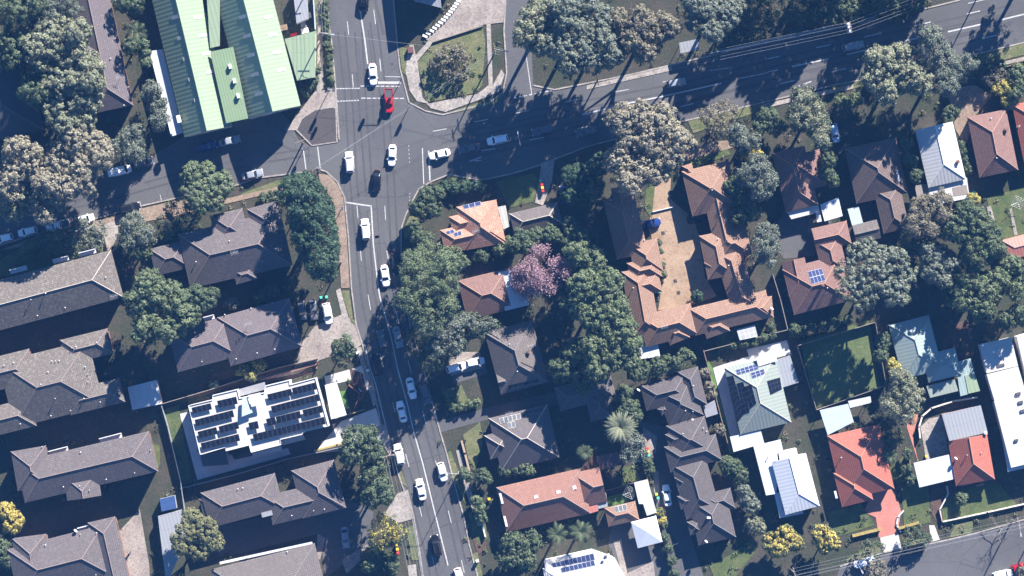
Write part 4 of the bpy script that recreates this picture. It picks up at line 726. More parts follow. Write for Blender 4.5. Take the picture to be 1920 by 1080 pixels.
def tree(label, mat, sty, h, blobs, cat='tree', name='tree', group=None, bark='bark', sparse_mat=None, topmat=None):
    NT[0] += 1; rng = np.random.default_rng(1000 + NT[0])
    h = h * 1.38 if h >= 8 else h * 1.15 if h > 4.5 else h
    w3 = []; Rm = max(b[2] for b in blobs) * S; sq = STY[sty][4]
    if h >= 8 and sty not in ('round', 'umbrella'): sq = max(sq, min(1.45, (h - 2.0) / (2 * Rm)))
    for x, y, r in blobs:
        R_ = r * S * (0.90 if sty != 'airy' else 1.0); k = rng.uniform(0.86, 1.0); cz = max(R_ * 0.62, h * k - R_ * sq); X, Y = P(x, y, cz + R_ * 0.4); w3.append(((X, Y, cz), R_))
    big = max(w3, key=lambda b: b[1]); bx, by = np.average([b[0][0] for b in w3], weights=[b[1] ** 2 for b in w3]), np.average([b[0][1] for b in w3], weights=[b[1] ** 2 for b in w3])
    root = thing(name, label, cat, (bx, by, 0), group)
    p, n = crown_cloud(w3, sty, rng, sq)
    slots = None; mats = None
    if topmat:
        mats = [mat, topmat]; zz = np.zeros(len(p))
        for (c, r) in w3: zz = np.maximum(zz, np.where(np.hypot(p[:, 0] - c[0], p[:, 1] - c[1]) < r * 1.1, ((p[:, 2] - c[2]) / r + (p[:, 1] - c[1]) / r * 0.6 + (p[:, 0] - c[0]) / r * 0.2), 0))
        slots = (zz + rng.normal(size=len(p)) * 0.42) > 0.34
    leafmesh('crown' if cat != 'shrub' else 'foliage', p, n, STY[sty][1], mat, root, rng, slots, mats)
    mb = MB(); tr = max(0.05, min(0.42, h * 0.028)); fork = (bx, by, h * 0.38)
    mb.limb([(bx, by, -0.05), (bx + tr * 0.4, by, h * 0.18), fork], [tr * 1.25, tr, tr * 0.85], 8)
    for (c, r) in w3:
        nsub = 3 if r > 2.2 else 1; mid = tuple((fork[i] + c[i]) / 2 + rng.uniform(-.3, .3) for i in range(3))
        mb.limb([fork, mid, c], [tr * 0.6, tr * 0.42, tr * 0.26], 6)
        for k in range(nsub * 2):
            d = rng.normal(size=3); d[2] = abs(d[2]) * 0.8; d /= np.linalg.norm(d); e = tuple(np.array(c) + d * r * 0.85 * np.array([1, 1, 0.8])); mb.limb([c, e], [tr * 0.22, 0.03], 5)
    mb.build('trunk' if cat != 'shrub' else 'stem', bark, root)
    return root
T = tree
gum = 'gum trees at the upper left'
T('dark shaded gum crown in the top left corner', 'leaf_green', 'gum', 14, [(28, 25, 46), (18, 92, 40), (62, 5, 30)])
T('greyish gum crown touching the top edge west of the mauve roof', 'leaf_grey', 'fine', 12, [(118, 6, 30), (92, 22, 24)])
T('tall olive gum tree against the mauve apartment roof, northernmost of the upper left trees', 'leaf_olive', 'gum', 15, [(104, 62, 44), (130, 100, 40), (78, 92, 36), (142, 62, 26)], group=gum)
T('dense olive gum crown overlapping the west slope of the mauve roof', 'leaf_olive', 'gum', 15, [(142, 140, 40), (165, 128, 26), (118, 150, 38), (172, 155, 20)], group=gum)
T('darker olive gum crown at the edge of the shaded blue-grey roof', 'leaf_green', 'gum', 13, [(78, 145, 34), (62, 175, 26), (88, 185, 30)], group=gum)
T('olive gum crown just north of the cream-leaved trees', 'leaf_olive', 'gum', 13, [(128, 195, 38), (158, 190, 30), (105, 210, 26), (150, 225, 30), (125, 232, 26)], group=gum)
cr = 'cream-leaved gum trees beside the side street'
T('cream-leaved gum tree nearest the grey weeping shrub', 'leaf_cream', 'gum', 13, [(172, 270, 32), (145, 262, 26), (188, 295, 22), (120, 285, 26)], group=cr)
T('large cream-leaved gum tree overhanging the parked white van', 'leaf_cream', 'gum', 13, [(110, 318, 40), (148, 318, 32), (160, 345, 24), (88, 345, 32), (125, 350, 26)], group=cr)
T('cream-leaved gum tree at the left edge', 'leaf_cream', 'gum', 14, [(25, 325, 36), (48, 290, 28), (8, 350, 34), (28, 278, 22)], group=cr)
T('small cream-leaved gum crown above the parked white cars', 'leaf_cream', 'gum', 11, [(72, 382, 26), (104, 372, 20), (82, 405, 16)], group=cr)
T('shaded olive crown over the pavement at the far left', 'leaf_olive', 'gum', 10, [(25, 392, 26), (48, 372, 18)])
T('grey weeping tree beside the green and teal bins', 'leaf_grey', 'fine', 7, [(245, 262, 26), (248, 285, 20), (220, 272, 16)])
T('narrow olive shrub along the white warehouse awning', 'leaf_grey', 'fine', 7, [(285, 172, 17), (291, 198, 17), (297, 225, 15)])
T('slender sunlit tree below the feathery palm', 'leaf_fresh', 'bush', 8, [(272, 98, 9), (275, 118, 9), (272, 82, 7)])
T('shaded tree south of the top left palm', 'leaf_green', 'bush', 8, [(245, 85, 18), (252, 10, 18), (225, 5, 16)])
T('round bright green street tree on the side street', 'leaf_fresh', 'round', 9, [(383, 338, 34), (362, 356, 28), (412, 348, 26), (398, 370, 24), (358, 328, 20), (374, 376, 22)])
T('silver-green feathery tree over a driveway by the black parked car', 'leaf_grey', 'fine', 7, [(250, 425, 25), (244, 446, 24), (268, 442, 18)])
T('dark green tree behind the silver-green feathery tree', 'leaf_green', 'bush', 6, [(255, 470, 17), (272, 472, 14)])
T('sparse grey-green street shrub half covering a parked white hatchback', 'leaf_grey', 'airy', 4.5, [(150, 435, 22), (172, 450, 20), (186, 432, 14), (140, 455, 16)])
T('shaded street tree between the white utility and the lichen roof', 'leaf_green', 'airy', 5, [(112, 452, 20), (92, 448, 16), (125, 465, 16)])
T('bright green low shrub west of the white utility', 'leaf_fresh', 'bush', 2.4, [(62, 460, 14), (48, 468, 10), (75, 452, 10)], cat='shrub', name='shrub')
T('tall dark conifer on the street corner', 'leaf_dark', 'fir', 13, [(556, 358, 34), (578, 372, 36), (590, 402, 40), (594, 432, 40), (600, 462, 38), (604, 492, 32), (566, 400, 30), (575, 450, 28)], name='conifer_tree')
T('low shrub beside the grey-brown block west of the conifer', 'leaf_green', 'bush', 2.6, [(495, 378, 13), (513, 370, 13), (528, 376, 9)], cat='shrub', name='shrub')
T('shaded tree in the shadow of the round street tree', 'leaf_green', 'airy', 6, [(335, 400, 24), (312, 425, 20), (350, 418, 22)])
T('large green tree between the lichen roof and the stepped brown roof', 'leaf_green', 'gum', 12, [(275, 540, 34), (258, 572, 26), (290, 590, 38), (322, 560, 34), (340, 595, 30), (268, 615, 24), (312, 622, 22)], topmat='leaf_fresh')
T('rounded green tree touching the stepped brown roof', 'leaf_green', 'round', 9, [(385, 562, 22), (366, 552, 18), (352, 575, 16), (398, 552, 12)])
T('small round shrub north of the stepped brown roof', 'leaf_grey', 'bush', 3.5, [(434, 568, 12)], cat='shrub', name='shrub')
T('pale green shrub in the shade below the conifer-side roof', 'leaf_fresh', 'bush', 3, [(500, 553, 15), (516, 547, 9), (484, 558, 9)], cat='shrub', name='shrub')
T('small upright tree on the driveway corner by the street', 'leaf_green', 'bush', 6, [(636, 652, 16), (648, 642, 13), (652, 660, 13), (630, 668, 11)])
T('gold-flowered shrub south of the stepped brown roof', 'leaf_green', 'bush', 4, [(455, 692, 13), (483, 684, 15), (470, 704, 11)], cat='shrub', name='shrub', topmat='leaf_gold')
T('tiny shrub by the fence of the white apartment building', 'leaf_grey', 'bush', 2, [(400, 720, 7)], cat='shrub', name='shrub')
T('dark green street tree south of the pale concrete driveway', 'leaf_green', 'gum', 9, [(672, 826, 28), (690, 845, 28), (660, 848, 22), (690, 815, 16)])
T('dark green street tree beside the deep-notched apartment block', 'leaf_green', 'gum', 8.5, [(698, 892, 24), (715, 915, 22), (700, 930, 20), (725, 932, 13)])
T('yellow-green street tree above the red and yellow bins', 'leaf_fresh', 'airy', 6.5, [(715, 992, 22), (735, 1005, 20), (708, 1012, 20), (730, 985, 16), (752, 1000, 12)], topmat='leaf_gold')
T('dark shaded shrub south of the yellow-green street tree', 'leaf_green', 'bush', 4, [(705, 1045, 24), (732, 1060, 18), (690, 1060, 16)], cat='shrub', name='shrub')
T('pale olive rounded tree beside the long pale carport', 'leaf_olivegold', 'round', 8, [(362, 975, 20), (382, 998, 24), (352, 1000, 22), (398, 1015, 20), (370, 1030, 24), (340, 1025, 16), (330, 1010, 10)])
T('yellow-flowered tree at the left edge', 'leaf_gold', 'gum', 6, [(12, 958, 16), (28, 972, 14), (22, 985, 14)], topmat='leaf_yellow')
T('green tree at the left edge below the yellow-flowered one', 'leaf_green', 'gum', 6, [(4, 1030, 22), (12, 1048, 12)])
# middle
T('dark green garden tree on the corner north of the orange house', 'leaf_green', 'bush', 6, [(805, 368, 20), (790, 392, 20), (812, 392, 17), (822, 360, 12)])
T('dark green garden tree west of the orange house', 'leaf_green', 'bush', 5.5, [(783, 442, 17), (800, 450, 13), (778, 425, 12)])
T('shaded hedge along the north fence of the orange house', 'leaf_dark', 'bush', 2.2, [(835, 352, 11), (852, 352, 11), (870, 349, 11), (888, 348, 10), (905, 346, 9)], cat='hedge', name='hedge')
T('large feathery casuarina overhanging the main road', 'leaf_casuarina', 'fine', 13, [(792, 520, 40), (825, 530, 38), (790, 562, 36), (768, 562, 26), (832, 570, 28), (808, 595, 28), (838, 500, 24)], topmat='leaf_fresh')
T('feathery green tree north of the casuarina', 'leaf_fresh', 'fine', 9, [(800, 478, 24), (775, 492, 22), (822, 478, 20)])
T('green tree against the south wall of the orange house', 'leaf_fresh', 'fine', 6, [(850, 482, 18), (866, 488, 12), (838, 495, 14)])
T('feathery tree over the white parked wagon', 'leaf_green', 'fine', 9, [(838, 620, 30), (868, 612, 26), (900, 608, 20), (850, 645, 24), (820, 650, 22), (922, 604, 10)], topmat='leaf_grey')
T('shaded green tree on the verge between the casuarina and the wagon', 'leaf_green', 'airy', 8, [(792, 640, 30), (812, 672, 26)])
T('round clipped shrub below the orange house', 'leaf_green', 'round', 3, [(903, 476, 16)], cat='shrub', name='shrub')
T('rounded green shrub between the orange house and its garage', 'leaf_fresh', 'bush', 3.5, [(937, 468, 14), (955, 458, 16)], cat='shrub', name='shrub')
T('broad green tree south of the grey hipped garage', 'leaf_green', 'bush', 6.5, [(980, 448, 20), (1006, 444, 19), (1032, 440, 18), (992, 464, 18), (965, 460, 14)])
T('dark green tree east of the grey hipped garage', 'leaf_green', 'bush', 6, [(1074, 436, 18), (1068, 418, 12), (1092, 448, 18), (1066, 455, 15)])
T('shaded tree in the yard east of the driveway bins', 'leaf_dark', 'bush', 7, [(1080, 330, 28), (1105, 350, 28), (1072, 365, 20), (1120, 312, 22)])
T('dense bright green tree next to the pink tree, north of a taller one', 'leaf_fresh', 'gum', 10, [(1090, 480, 28), (1112, 492, 26), (1078, 470, 18)])
T('dense bright green tree beside the courtyard villas', 'leaf_fresh', 'gum', 12, [(1100, 535, 34), (1132, 548, 34), (1152, 580, 24), (1090, 570, 28), (1120, 592, 32), (1145, 525, 20)])
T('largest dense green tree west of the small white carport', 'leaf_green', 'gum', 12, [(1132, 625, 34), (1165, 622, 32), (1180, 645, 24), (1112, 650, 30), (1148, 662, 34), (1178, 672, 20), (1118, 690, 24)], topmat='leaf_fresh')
T('dark green crown in shade over the fence by the faded garage', 'leaf_green', 'gum', 9, [(1080, 665, 30), (1095, 702, 28), (1055, 690, 24)])
T('leafy hedge tree along the townhouse north fence', 'leaf_green', 'bush', 5, [(1232, 688, 18), (1252, 684, 18), (1212, 692, 16), (1195, 700, 16), (1268, 680, 11)])
T('small round tree south of the small white carport', 'leaf_fresh', 'bush', 4, [(1284, 664, 11), (1296, 668, 7)], cat='shrub', name='shrub')
T('green tree west of the townhouse courtyard', 'leaf_green', 'bush', 6, [(1172, 735, 14), (1163, 745, 9)])
T('green tree behind the fan palm', 'leaf_green', 'bush', 6, [(1180, 765, 18), (1192, 782, 14), (1170, 772, 12)])
T('feathery grey-green tree at the townhouse driveway', 'leaf_grey', 'fine', 6, [(1185, 828, 18), (1195, 850, 16), (1180, 855, 14)])
T('large cream-flowering tree with pale limbs beside the main road', 'leaf_cream', 'gum', 14, [(1165, 225, 30), (1200, 220, 32), (1240, 232, 32), (1268, 262, 30), (1255, 295, 26), (1222, 268, 34), (1182, 262, 30), (1160, 300, 26), (1195, 315, 32), (1228, 322, 24), (1180, 345, 22)], bark='bark_grey')
tp = 'roadside trees north of the main road'
T('tall grey-green roadside tree over the side street mouth', 'leaf_olive', 'gum', 14, [(1000, 42, 32), (1025, 20, 30), (985, 62, 22), (1018, 75, 26)], group=tp)
T('dense grey-green roadside tree, largest at the top of the photo', 'leaf_grey', 'gum', 15, [(1065, 48, 36), (1050, 85, 28), (1090, 92, 30), (1062, 15, 26), (1070, 118, 22)], group=tp)
T('grey-green roadside tree next to the olive-brown one', 'leaf_grey', 'gum', 14, [(1118, 40, 32), (1130, 78, 32), (1110, 108, 26), (1150, 105, 24), (1100, 10, 22)], group=tp)
T('olive-brown roadside tree behind the bus shelter', 'leaf_brown', 'gum', 13, [(1205, 42, 28), (1222, 70, 28), (1190, 75, 26), (1248, 45, 24), (1210, 95, 20), (1165, 38, 22)], group=tp)
T('pale green roadside tree east of the bus shelter', 'leaf_grey', 'round', 13, [(1322, 15, 28), (1350, 30, 30), (1312, 42, 22), (1370, 12, 22), (1340, 58, 20), (1300, 5, 20)], group=tp)
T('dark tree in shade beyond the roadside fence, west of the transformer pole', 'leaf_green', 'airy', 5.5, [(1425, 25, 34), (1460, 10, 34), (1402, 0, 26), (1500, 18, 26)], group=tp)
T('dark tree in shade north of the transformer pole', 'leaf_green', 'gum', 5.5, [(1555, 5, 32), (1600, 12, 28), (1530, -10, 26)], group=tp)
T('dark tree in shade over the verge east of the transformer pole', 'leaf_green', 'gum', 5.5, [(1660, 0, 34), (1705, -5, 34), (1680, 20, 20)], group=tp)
for x, y, r, h in ((1575, -70, 34, 13), (1462, -62, 30, 12), (1778, -82, 34, 13), (1938, -62, 38, 13), (1405, -40, 28, 12), (1690, -72, 28, 12), (1518, -58, 26, 12)):
    T('tree standing north of the main road just beyond the top edge', 'leaf_green', 'gum', h, [(x, y, r), (x - r * 0.5, y + r * 0.3, r * 0.7), (x + r * .5, y - r * .2, r * .7)], group='trees beyond the top edge')
T('bare-looking brown shrub on the grass island', 'leaf_brown', 'airy', 3.2, [(838, 122, 22), (862, 108, 20), (848, 100, 18), (820, 112, 16), (866, 128, 16)], cat='shrub', name='shrub')
T('sparse roadside tree west of the villas garden', 'leaf_brown', 'airy', 7, [(1342, 222, 24), (1362, 212, 20), (1350, 240, 20), (1325, 215, 14)])
T('grey-green tree in the front garden of the villas', 'leaf_grey', 'fine', 7, [(1395, 262, 22), (1410, 268, 14), (1382, 248, 14)])
T('grey-green tree beside the yellow blossom over the villas', 'leaf_grey', 'fine', 8, [(1420, 315, 24), (1405, 328, 22), (1435, 335, 20), (1425, 352, 20)])
T('yellow blossoming shrub between the villas and the red-brown house', 'leaf_gold', 'bush', 5, [(1396, 294, 8), (1410, 290, 11), (1422, 288, 8)], cat='shrub', name='shrub', topmat='leaf_yellow')
T('shaded tree in the villas east garden', 'leaf_green', 'bush', 6, [(1382, 352, 22), (1398, 380, 24), (1385, 405, 18), (1412, 398, 18)])
T('tall grey-green tree east of the villas', 'leaf_grey', 'fine', 8, [(1440, 440, 20), (1432, 462, 18), (1446, 468, 16), (1440, 488, 14)])
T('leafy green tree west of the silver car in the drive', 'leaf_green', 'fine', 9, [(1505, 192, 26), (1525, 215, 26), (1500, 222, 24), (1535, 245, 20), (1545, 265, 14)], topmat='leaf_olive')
T('dark green roadside hedge tree west of the leafy one', 'leaf_green', 'bush', 5, [(1440, 220, 20), (1455, 238, 18), (1428, 238, 15)])
T('round green shrub by the yellow marker on the verge', 'leaf_fresh', 'bush', 3.2, [(1578, 190, 14), (1606, 186, 13), (1592, 196, 10)], cat='shrub', name='shrub')
T('broad olive gum overhanging the main road', 'leaf_olive', 'gum', 12, [(1655, 120, 32), (1688, 108, 30), (1645, 150, 28), (1680, 145, 32), (1712, 145, 28), (1665, 172, 20), (1730, 155, 22)])
T('feathery grey-green tree beside the broad olive gum', 'leaf_grey', 'fine', 12, [(1750, 95, 30), (1765, 125, 32), (1745, 70, 20), (1790, 130, 24), (1775, 158, 22), (1812, 118, 16)])
T('roadside hedge east of the feathery tree', 'leaf_green', 'bush', 2.5, [(1820, 135, 11), (1838, 128, 12), (1856, 123, 12), (1874, 120, 11)], cat='hedge', name='hedge')
T('yellowish garden shrub north of the terracotta house', 'leaf_gold', 'bush', 4, [(1885, 165, 18), (1898, 180, 15), (1888, 190, 12)], cat='shrub', name='shrub')
T('grey leafless-looking shrub near the roadside fence', 'leaf_brown', 'airy', 4, [(1862, 146, 14), (1874, 136, 12)], cat='shrub', name='shrub')
T('green tree at the right edge beside the main road', 'leaf_fresh', 'bush', 5, [(1908, 135, 18), (1918, 158, 16), (1905, 175, 12)])
T('shrub under the broad olive gum', 'leaf_green', 'bush', 3, [(1785, 210, 14), (1778, 222, 10)], cat='shrub', name='shrub')
T('shaded tree between the red-brown house and the long dark roof', 'leaf_green', 'bush', 7, [(1555, 300, 16), (1550, 325, 14), (1562, 340, 12)])
T('shaded shrub west of the white metal house', 'leaf_green', 'bush', 5, [(1706, 300, 13), (1716, 330, 12), (1700, 270, 12)], cat='shrub', name='shrub')
T('clipped hedge east of the white metal house', 'leaf_green', 'bush', 2.2, [(1802, 270, 7), (1806, 285, 7), (1811, 300, 7), (1815, 315, 7)], cat='hedge', name='hedge')
T('broad pale umbrella-shaped tree', 'leaf_olive', 'umbrella', 11, [(1628, 482, 36), (1662, 495, 34), (1690, 520, 28), (1600, 510, 32), (1640, 528, 38), (1678, 550, 26), (1590, 540, 22), (1620, 560, 24), (1688, 488, 20)], topmat='leaf_grey')
T('brownish-green tree over the rear of the white metal house', 'leaf_brown', 'fine', 9, [(1735, 395, 28), (1762, 382, 22), (1718, 420, 24), (1745, 425, 26), (1770, 405, 16)])
T('dark green tree under the brownish one', 'leaf_green', 'gum', 7, [(1710, 458, 24), (1735, 455, 20)])
T('glossy dark green tree, largest of the right block', 'leaf_green', 'gum', 11, [(1815, 405, 28), (1842, 425, 26), (1795, 430, 26), (1825, 448, 30), (1858, 450, 24), (1832, 478, 26), (1870, 470, 18)])
T('yellow-green shrub between the white metal house and the dark glossy tree', 'leaf_gold', 'bush', 4, [(1824, 370, 9), (1832, 375, 6)], cat='shrub', name='shrub')
T('blue-grey tree west of the glossy dark tree', 'leaf_grey', 'bush', 9, [(1752, 480, 28), (1775, 498, 26), (1748, 508, 22), (1770, 525, 18)])
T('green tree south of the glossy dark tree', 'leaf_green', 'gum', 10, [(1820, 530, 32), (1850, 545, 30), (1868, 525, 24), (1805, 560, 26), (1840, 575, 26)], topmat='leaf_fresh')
T('light green tree at the right edge', 'leaf_fresh', 'gum', 9, [(1900, 498, 22), (1916, 520, 20), (1905, 545, 18)])
T('dark tree in the shaded corner at the right edge', 'leaf_green', 'gum', 8, [(1912, 590, 20), (1890, 600, 18)])
T('shaded garden tree west of the sage green roof', 'leaf_green', 'bush', 5, [(1655, 640, 15), (1652, 665, 14)])
T('olive tree between the sage green roof and the bright red house', 'leaf_olive', 'fine', 8, [(1695, 728, 26), (1712, 748, 22), (1680, 752, 24), (1698, 770, 22), (1668, 765, 14), (1690, 705, 16)])
T('small yellowing tree above the olive tree', 'leaf_gold', 'bush', 5, [(1672, 684, 11), (1682, 692, 8)])
T('shaded shrub beside the tree-shaded red path', 'leaf_green', 'bush', 3, [(1700, 850, 10), (1702, 880, 9), (1708, 900, 9)], cat='shrub', name='shrub')
T('spiky dark shrub east of the bright red roof', 'leaf_green', 'airy', 4, [(1672, 825, 18), (1668, 850, 15), (1678, 800, 14)], cat='shrub', name='shrub')
T('dark green shrub by the townhouse fence, north of a greyer one', 'leaf_green', 'bush', 4, [(1370, 875, 18), (1388, 890, 17), (1360, 868, 12)], cat='shrub', name='shrub')
T('grey-green shrub beside the pale blue-white house', 'leaf_grey', 'bush', 4.5, [(1402, 935, 17), (1412, 950, 15), (1396, 920, 12)], cat='shrub', name='shrub')
T('round olive shrub south of the grey-green one', 'leaf_olive', 'bush', 3.5, [(1412, 982, 15), (1425, 990, 12)], cat='shrub', name='shrub')
T('yellow-flowering wattle, left of the pair by the lower street', 'leaf_green', 'round', 5.5, [(1448, 1018, 18), (1472, 1006, 20), (1488, 1018, 17), (1462, 1030, 16)], topmat='leaf_yellow', group='yellow wattles by the lower street')
T('yellow-flowering wattle, right of the pair by the lower street', 'leaf_green', 'round', 5.5, [(1538, 1002, 18), (1555, 1012, 18), (1566, 1022, 12), (1545, 1022, 14)], topmat='leaf_yellow', group='yellow wattles by the lower street')
T('dark rounded tree south of the red skylight house', 'leaf_green', 'gum', 6.5, [(962, 1022, 24), (990, 1022, 22), (955, 1045, 22), (985, 1050, 22)])
T('small street tree left of the red driveway crossing', 'leaf_green', 'airy', 4, [(1625, 1028, 14), (1642, 1032, 13)])
T('street tree on the verge right of the red driveway crossing', 'leaf_green', 'airy', 4, [(1710, 1002, 13), (1700, 1012, 12), (1730, 1010, 12)])
T('shaded street tree overhanging the asphalt by the white car', 'leaf_brown', 'airy', 5, [(1640, 1068, 18), (1655, 1078, 15)])
T('brown-tipped shrub in the bottom right corner', 'leaf_brown', 'bush', 3, [(1918, 1072, 12)], cat='shrub', name='shrub')
for (x, y, r), l in zip(((870, 890, 13), (905, 892, 14), (945, 882, 11), (965, 878, 12), (985, 878, 14)), ('westernmost of the rounded shrubs along the drive north of the red skylight house', 'largest rounded shrub along the drive north of the red skylight house', 'smaller rounded shrub near the middle of the drive north of the red skylight house', 'rounded shrub second from the east end of the drive north of the red skylight house', 'pale feathery shrub at the east end of the drive north of the red skylight house')):
    T(l, 'leaf_fresh' if x > 980 else 'leaf_green', 'bush', 3.4, [(x, y, r), (x + r * .5, y + r * .3, r * .7)], cat='shrub', name='shrub', group='shrubs along the drive')
T('leafy shrub at the front gate of the red skylight house', 'leaf_fresh', 'bush', 2.8, [(895, 940, 10), (900, 955, 11), (902, 970, 10)], cat='shrub', name='shrub')
T('clipped hedge around the small front lawn by the parked wagon', 'leaf_fresh', 'bush', 1.8, [(842, 738, 9), (845, 752, 9), (850, 764, 9), (864, 762, 7), (880, 758, 7), (893, 756, 7)], cat='hedge', name='hedge')
T('long narrow hedge along the townhouse driveway', 'leaf_green', 'bush', 2.4, [(1237, 962, 8), (1242, 985, 8), (1247, 1008, 8), (1252, 1030, 8), (1258, 1052, 8), (1264, 1075, 8)], cat='hedge', name='hedge')
T('yellow-flowering part of the driveway planting beside the white shed', 'leaf_gold', 'bush', 2.5, [(1237, 960, 7), (1241, 975, 7)], cat='shrub', name='shrub', topmat='leaf_yellow')
T('small shrub between the bins and the driveway north of the lone white car', 'leaf_green', 'bush', 2.5, [(1215, 868, 9), (1220, 882, 8)], cat='shrub', name='shrub')
ball = 'clipped balls along the townhouse fence'
for (x, y, r), l in zip(((1322, 700, 9), (1330, 725, 9), (1333, 740, 9), (1350, 806, 11)), ('northernmost brownish clipped ball along the townhouse fence', 'upper of the two touching brownish clipped balls', 'lower of the two touching brownish clipped balls', 'largest pale clipped ball, nearest the white front carport')):
    T(l, 'leaf_brown', 'bush', 2.2, [(x, y, r)], cat='shrub', name='clipped_shrub', group=ball)
T('dark dome-shaped clipped shrub in the courtyard', 'leaf_dark', 'bush', 2.4, [(1308, 555, 11)], cat='shrub', name='clipped_shrub')
T('small round shrub on the shaded lawn of the scarlet roofed house', 'leaf_fresh', 'bush', 2.5, [(1803, 937, 12)], cat='shrub', name='clipped_shrub')
T('narrow green bed along the west courtyard wall', 'leaf_green', 'bush', 1.8, [(1240, 500, 7), (1242, 515, 8), (1236, 470, 5), (1233, 455, 5)], cat='shrub', name='shrub')
T('row of shrubs along the fence south of the villas', 'leaf_green', 'bush', 2, [(1395, 645, 6), (1415, 640, 7), (1432, 634, 7), (1448, 628, 8), (1378, 648, 6), (1445, 612, 7)], cat='hedge', name='hedge')
T('row of shrubs along the north fence of the walled grass field', 'leaf_green', 'bush', 2.4, [(1490, 618, 10), (1505, 622, 10), (1525, 616, 8), (1545, 612, 8), (1565, 606, 8), (1590, 600, 8)], cat='hedge', name='hedge')
T('ivy-green verge planting beside the top of the main road', 'leaf_green', 'bush', 1.2, [(607, 6, 6), (611, 17, 5), (608, 30, 7), (613, 42, 5), (611, 55, 6), (615, 68, 6), (613, 84, 5), (617, 95, 7), (616, 110, 6), (620, 122, 5), (618, 134, 7), (621, 150, 6), (588, 150, 9), (580, 162, 8), (572, 172, 8), (594, 132, 6)], cat='ground cover', name='planting_strip')
# bare winter trees: limbs and fine twigs
def bare(label, x, y, r, h, mat_b, leaf, nl, cat='tree', twigs=9):
    NT[0] += 1; rng = np.random.default_rng(4000 + NT[0]); X, Y = P(x, y, h * 0.6); root = thing('bare_tree', label, cat, (X, Y, 0)); mb = MB(); tips = []
    rr = r * S
    def grow(p, d, L, rad, lev):
        q = p + d * L; mb.limb([tuple(p), tuple(p + d * L * .5 + rng.normal(size=3) * L * .05), tuple(q)], [rad, rad * .8, rad * .6], 5 if lev else 7); tips.append(q)
        if lev < 4:
            for k in range(3 if lev else 6):
                e = d + rng.normal(size=3) * (0.6 if lev else 0.95); e[2] = max(e[2], 0.05 if lev < 3 else -0.2); e /= np.linalg.norm(e); grow(q if k else p + d * L * .7, e, L * rng.uniform(0.62, 0.82), rad * .55, lev + 1)
    grow(np.array([X, Y, 0.0]), np.array([0.03, 0.02, 1.0]), h * 0.32, 0.12 * h / 6, 0)
    mb.build('trunk', mat_b, root)
    if leaf:
        t = np.array(tips); t = t[np.hypot(t[:, 0] - X, t[:, 1] - Y) < rr * 1.1]; t = t[rng.integers(0, len(t), nl)] + rng.normal(size=(nl, 3)) * 0.55
        leafmesh('crown', t, rng.normal(size=(nl, 3)) + np.array([0, 0, 1.0]), 0.26, leaf, root, rng)
bare('purple-pink tree with sparse winter foliage beside the half terracotta roof', 1020, 512, 56, 12.5, 'bark', 'leaf_purple', 19000)
bare('bare grey street tree on the lower street verge', 1880, 995, 26, 6.5, 'timber_grey', None, 0)
bare('bare grey shrub tree casting thin shadows by the red brick yard', 1390, 1000 - 510, 14, 5, 'bark', 'leaf_redtip', 500)
# palms
def palm(label, x, y, r, h, n, mat='leaf_palm', seed=1, wd=0.5):
    rng = np.random.default_rng(seed); X, Y = P(x, y, h); root = thing('palm_tree', label, 'palm tree', (X, Y, 0)); mb = MB(); mb.limb([(X, Y, 0), (X + .05, Y, h * .5), (X, Y, h)], [0.3, 0.24, 0.22], 9); mb.build('trunk', 'bark', root)
    rr = r * S; fm = MB()
    for k in range(n):
        az = k * 2.39996 + rng.uniform(-.1, .1); el = 1.15 - 1.25 * (k / n); L = rr * rng.uniform(0.9, 1.12); d = Vector((math.cos(az), math.sin(az), 0)); sd_ = Vector((-d.y, d.x, 0)); p = Vector((X, Y, h)); N = 11; ang = el; pts = [p.copy()]
        for j in range(N): p = p + (d * math.cos(ang) + Vector((0, 0, 1)) * math.sin(ang)) * (L / N * 1.08); ang -= 1.5 / N * (0.6 + j / N); pts.append(p.copy())
        for j in range(1, N + 1):
            t = j / N; w_ = wd * math.sin(math.pi * min(1, t * 0.85 + 0.15)) + 0.06; a, b = pts[j - 1], pts[j]
            for s_ in (1, -1):
                for q_ in range(2):
                    o = a.lerp(b, q_ / 2); tip = o + sd_ * s_ * w_ + (b - a).normalized() * w_ * 0.9 - Vector((0, 0, 0.12 * w_)); v_ = (b - a) * 0.32
                    fm.face([o, o + v_, tip]) if s_ > 0 else fm.face([o + v_, o, tip])
            fm.tube(a, b, 0.03 * (1 - t) + 0.012, None, 3, 0, False)
    fm.build('crown', mat, root)
palm('large pale fan palm west of the slate townhouses', 1163, 800, 34, 6, 70, 'leaf_palm', 3, 0.42)
palm('feathery palm with few arching fronds in the shade at the top left', 258, 60, 23, 8, 8, 'leaf_fresh', 5, 0.8)
palm('feathery palm south of the red skylight house, left of the pair', 1045, 1002, 24, 6, 13, 'leaf_fresh', 6, 0.6)
palm('feathery palm south of the red skylight house, right of the pair', 1088, 996, 24, 6.5, 13, 'leaf_fresh', 7, 0.6)
palm('small banana-like palm on the fence north of the red skylight house', 1096, 848, 17, 4, 12, 'leaf_fresh', 8, 0.6)
palm('spiky palm between the bright red roof and the red path', 1668, 855, 16, 4, 14, 'leaf_fresh', 9, 0.45)
palm('spiky shrub palm near the terracotta house at the upper right', 1895, 195, 13, 3, 14, 'leaf_palm', 10, 0.4)
